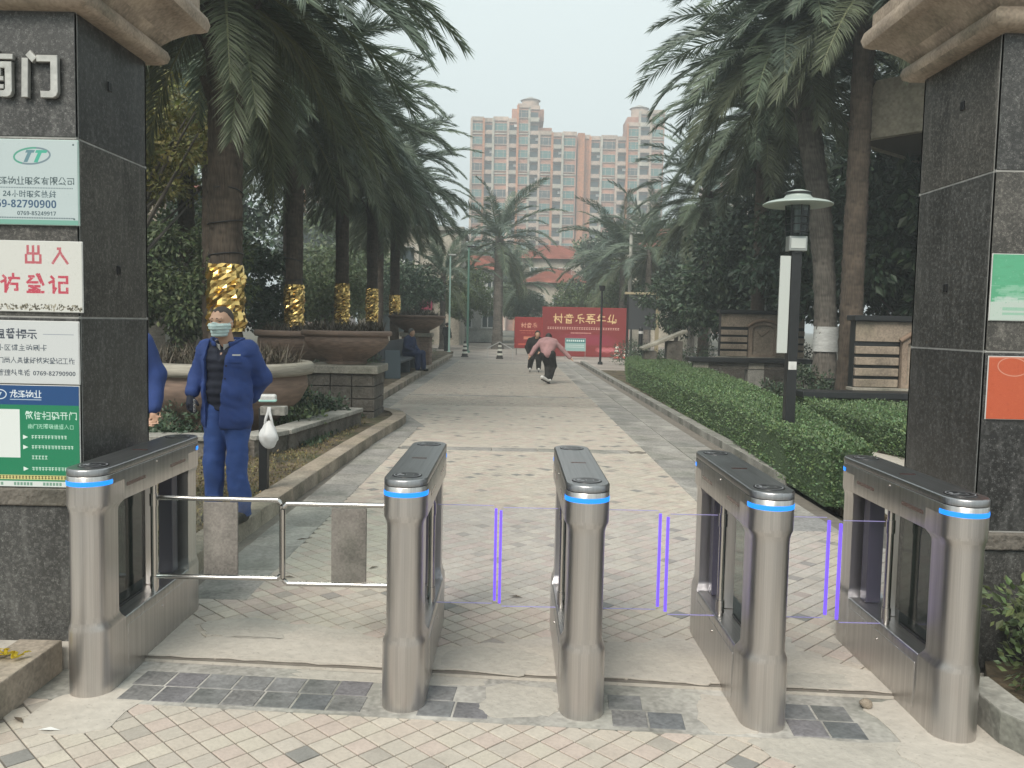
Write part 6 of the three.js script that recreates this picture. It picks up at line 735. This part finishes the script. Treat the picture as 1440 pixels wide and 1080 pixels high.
{ // shop house on the left of the square
  const t = thing('shop_house', 'cream two-storey shop house with balcony and red poster', 'building', [-7.9, 0, -62]); const w = 4.4;
  part('wall', box(w + 3, 8.2, 7, 0.3, 4.1, -3.6), M.creamWall, t); part('roof', box(w + 3.5, 0.3, 7.6, 0.3, 8.35, -3.6, 0.03), M.kerbGrey, t);
  part('portal', box(2.4, 2.3, 0.3, -0.2, 6.15, 0.05, 0.02), mat([0.52, 0.48, 0.42], 0.8), t); const wn = part('window', box(1.7, 1.9, 0.06, -0.2, 6.05, 0.24), M.darkGlass, t); part('window_bar', [box(0.06, 1.9, 0.08, -0.2, 6.05, 0.26), box(1.8, 0.08, 0.08, -0.2, 6.98, 0.26), box(0.35, 0.9, 0.09, -0.15, 5.6, 0.27)], M.white, wn);
  const bl = part('balcony', box(w + 0.2, 0.16, 0.9, 0, 3.95, 0.45, 0.02), M.paleStone, t); part('rail', [box(w + 0.2, 0.07, 0.06, 0, 4.75, 0.86), ...Array.from({ length: 24 }, (_, k) => box(0.035, 0.75, 0.035, -w / 2 + k * w / 23, 4.38, 0.86))], M.blackMetal, bl);
  const st = part('shop_sign', box(w + 0.1, 0.62, 0.08, 0, 4.62, 0.96, 0.01), mat([0.16, 0.15, 0.14], 0.7), t); part('sign_print', new THREE.PlaneGeometry(w, 0.56).translate(0, 4.62, 1.004), mat([1, 1, 1], 0.7, 0, { map: canvas(700, 90, (c, W, Hh) => { c.fillStyle = '#4a4641'; c.fillRect(0, 0, W, Hh); write(c, '公司物业服务处', 30, 8, 72, 7, '#b9b3a6', 1.26); }) }), st);
  part('shop_front', box(2.2, 2.4, 0.08, -0.5, 2.1, 0.02), M.darkGlass, t); part('shop_pillar', box(0.5, 3.7, 0.5, -1.9, 1.85, 0.3, 0.02), mat([0.50, 0.40, 0.33], 0.8), t); part('shop_pillar', box(0.5, 3.7, 0.5, 0.75, 1.85, 0.3, 0.02), mat([0.50, 0.40, 0.33], 0.8), t); part('red_poster', box(0.95, 1.3, 0.04, 1.55, 3.15, 0.04, 0.005), mat([0.30, 0.045, 0.09], 0.6), t); part('wall_poster', box(0.7, 1.1, 0.04, -1.2, 3.0, 0.1, 0.005), mat([0.45, 0.30, 0.27], 0.7), t);
}
function roofGeo(w, d, h, over) { const a = w / 2 + over, b = d / 2 + over, r = Math.max(0.1, a - b); const P = [], q = (...v) => P.push(...v.flat()); const A = [-a, 0, b], B = [a, 0, b], C = [a, 0, -b], D = [-a, 0, -b], E = [-r, h, 0], F = [r, h, 0]; q(A, B, F, A, F, E, C, D, E, C, E, F, B, C, F, D, A, E, A, D, C, A, C, B); return boxUV(geoFrom(P)); }
function house(label, x, z, w, d, h, wallM, roofH, wins, y = 0) { const t = thing('villa', label, 'house', [x, y, z]); part('wall', box(w, h, d, 0, h / 2, 0), wallM, t); const rf = part('roof', roofGeo(w, d, roofH, 0.5).translate(0, h + 0.001, 0), M.roofTile, t); for (let k = 1; k < 12; k++) { const u = k / 12; part('tile_row', bar([-(w / 2 + 0.5) * (1 - u * 0.55), h + roofH * u + 0.02, (d / 2 + 0.5) * (1 - u)], [(w / 2 + 0.5) * (1 - u * 0.55), h + roofH * u + 0.02, (d / 2 + 0.5) * (1 - u)], 0.035, 5), M.roofTile, rf); } for (const [wx, wy, ww, wh] of wins) { const wd = part('window', box(ww, wh, 0.06, wx, wy, d / 2 + 0.02), M.darkGlass, t); part('frame', [box(ww + 0.16, 0.10, 0.12, wx, wy + wh / 2, d / 2 + 0.04), box(ww + 0.2, 0.12, 0.16, wx, wy - wh / 2, d / 2 + 0.05), box(0.08, wh, 0.1, wx, wy, d / 2 + 0.04), box(0.1, wh, 0.12, wx - ww / 2, wy, d / 2 + 0.04), box(0.1, wh, 0.12, wx + ww / 2, wy, d / 2 + 0.04)], M.white, wd); } return t; }
house('cream villa with low red tiled roof behind the banner', 3.6, -78, 5.0, 5, 5.3, M.creamWall, 1.5, [[-1.4, 3.6, 0.9, 1.2], [0.4, 3.6, 1.1, 1.2], [1.7, 3.6, 0.8, 1.2], [-1.0, 1.4, 1, 1.2]]);
house('taller cream villa with red tiled roof behind the low one', 4.0, -90, 6.4, 5, 8.3, M.creamWall, 1.6, [[-2.0, 6.8, 0.8, 1.2], [-0.6, 6.8, 0.8, 1.2], [1.2, 6.8, 1.2, 1.2], [-2, 4.6, 1, 1.2]]);
house('pale villa seen past the stout palm', -3.6, -76, 5.0, 5, 6.2, mat([0.60, 0.60, 0.56], 0.9, 0, { map: rep(stoneTex, 0.25) }), 1.4, [[-1.5, 4.6, 0.9, 1.4], [0.2, 4.6, 0.9, 1.4], [1.7, 4.6, 0.8, 1.4], [-0.6, 2.0, 1.2, 1.5], [1.4, 2.0, 1, 1.5]]);
house('cream villa hidden behind the palms on the right of the square', 12.5, -72, 7, 6, 8.0, M.creamWall, 1.8, [[-2, 6, 1.1, 1.4], [0, 6, 1.1, 1.4], [2, 6, 1.1, 1.4], [-2, 3, 1.1, 1.4], [0.5, 3, 1.1, 1.4]]);
house('villa far behind the lamps and bowl planter', -19, -40, 8, 6, 7.5, mat([0.48, 0.42, 0.35], 0.9, 0, { map: rep(stoneTex, 0.25) }), 2, [[-2, 5.5, 1.2, 1.4], [0.5, 5.5, 1.2, 1.4], [2.6, 5.5, 1.0, 1.4], [0, 2.5, 1.4, 1.4]]);
// two apartment towers
function tower(label, x, z, bays, floors, first, tank, roofSteps) {
  const t = thing('apartment_tower', label, 'building', [x, 0, z]); const fh = 3.0; let px = 0; const W = bays.reduce((a, b) => a + b[0], 0); px = -W / 2;
  const geoCache = {};
  const once = (k, f) => geoCache[k] = geoCache[k] || f();
  bays.forEach(([w, kind, dep, top], bi) => {
    const H = top * fh, cx = px + w / 2, zf = dep; const wm = kind === 'seam' ? M.orangeWall : kind === 'pale' ? M.pinkPale : M.pinkWall; part('wall', box(w - 0.02, H, 14, cx, H / 2, zf - 7), wm, t); part('parapet', box(w + 0.1, 0.9, 0.4, cx, H + 0.45, zf + 0.1), M.pinkPale, t);
    if (kind !== 'seam') for (let fl = first; fl < top; fl++) {
      const y = fl * fh;
      if (kind === 'balcony') { const wd = part('window', once('bw' + w, () => box(w * 0.74, 1.9, 0.08)), M.darkGlass, t); wd.position.set(cx, y + 1.45, zf + 0.03); const b = part('balcony', once('bs' + w, () => merge([box(w * 0.92, 0.22, 1.3, 0, 0, 0.65), box(w * 0.92, 0.75, 0.10, 0, 0.45, 1.28), box(0.1, 0.75, 1.2, -w * 0.455, 0.45, 0.62), box(0.1, 0.75, 1.2, w * 0.455, 0.45, 0.62)])), (fl + bi) % 3 ? M.pinkPale : M.creamWall, t); b.position.set(cx, y + 0.12, zf + 0.02); }
      else { const wd = part('window', once('w' + w, () => box(w * 0.80, 1.75, 0.10)), (fl * 7 + bi * 3) % 4 ? M.tealGlass : M.darkGlass, t); wd.position.set(cx, y + 1.6, zf + 0.04); part('frame', once('f' + w, () => merge([box(w * 0.80, 0.09, 0.16, 0, 0.86, 0.02), box(w * 0.84, 0.16, 0.34, 0, -0.92, 0.06), box(0.08, 1.75, 0.16, -w * 0.2, 0, 0.02), box(0.08, 1.75, 0.16, w * 0.2, 0, 0.02), box(w * 0.8, 0.05, 0.14, 0, 0.3, 0.02)])), M.pinkPale, wd); if (fl % 3 === 0) { const s = part('string_course', once('s' + w, () => box(w, 0.22, 0.3)), M.creamWall, t); s.position.set(cx, y + 0.1, zf + 0.08); } }
    }
    for (let k = first; k < top; k += 1) if (kind === 'balcony' && (k * 5 + bi) % 3 === 0) { const ac = part('air_conditioner', once('ac', () => box(0.8, 0.6, 0.4)), M.white, t); ac.position.set(cx + w * 0.3, k * fh + 2.2, zf + 0.3); }
    if (kind !== 'seam') part('pier', box(0.5, H + 0.5, 0.5, px, (H + 0.5) / 2, Math.max(zf, 0) + 0.42), bi % 3 === 1 ? M.orangeWall : bi % 3 ? M.creamWall : M.pinkPale, t);
    px += w;
  });
  for (const [rx, ry, rw, rh] of roofSteps) part('penthouse', box(rw, rh, 8, rx, ry + rh / 2, -7, 0.05), M.pinkWall, t);
  const [tx, ty] = tank, tk = part('water_tank', new THREE.CylinderGeometry(2.0, 2.0, 2.6, 24).translate(tx, ty + 1.3, -6), M.pinkPale, t); part('tank_roof', new THREE.ConeGeometry(2.4, 1.0, 24).translate(tx, ty + 3.1, -6), M.kerbGrey, tk); return t;
}
tower('pink apartment tower with teal windows, left of the orange seam', 1.6, -200, [[2.8, 'window', 0, 16], [2.2, 'balcony', -1.2, 16], [3.4, 'window', 0.4, 16], [2.2, 'balcony', -1, 16], [2.6, 'window', 0.6, 17], [2.4, 'balcony', -1.0, 17], [3.0, 'window', 0.3, 15.3], [2.4, 'balcony', -0.9, 15.3], [3.2, 'window', 0.2, 15.3]].map((b) => [b[0], b[1], b[2], Math.floor(b[3])]), 16, 4, [1.4, 51.6], [[0.8, 49.0, 7.5, 2.6], [3.2, 45.8, 6.5, 1.6]]);
tower('pink apartment tower with teal windows, right of the orange seam', 25.0, -203, [[1.4, 'seam', 0.2, 15.4], [2.6, 'balcony', -1.0, 15], [3.6, 'window', 0.3, 15], [2.4, 'balcony', -0.8, 15], [2.8, 'window', 0.5, 16], [2.6, 'balcony', -0.6, 17], [3.2, 'window', 0.3, 17]].map((b) => [b[0], b[1], b[2], Math.floor(b[3])]), 16, 4, [4.2, 51.0], [[4.2, 48.4, 6.4, 2.6]]);
part('seam', box(1.6, 46, 6, 14.9, 23, -204.2), M.orangeWall, scene.getObjectByName('apartment_tower'));
scene.getObjectByName('apartment_tower').children.slice(-1)[0].position.set(-1.6, 0, 200);
tower('far apartment tower behind the right palms', 62, -240, [[3, 'window', 0, 14], [2.4, 'balcony', -1, 14], [3.2, 'window', 0.3, 15], [2.4, 'balcony', -1, 15], [3, 'window', 0, 14], [2.4, 'balcony', -1, 14]], 14, 4, [0, 46], [[0, 45, 6, 2]]);
tower('far apartment tower behind the left palms', -52, -230, [[3, 'window', 0, 14], [2.4, 'balcony', -1, 14], [3.2, 'window', 0.3, 15], [2.4, 'balcony', -1, 15], [3, 'window', 0, 14]], 14, 4, [0, 46], [[0, 45, 6, 2]]);

renderer.render(scene, camera);
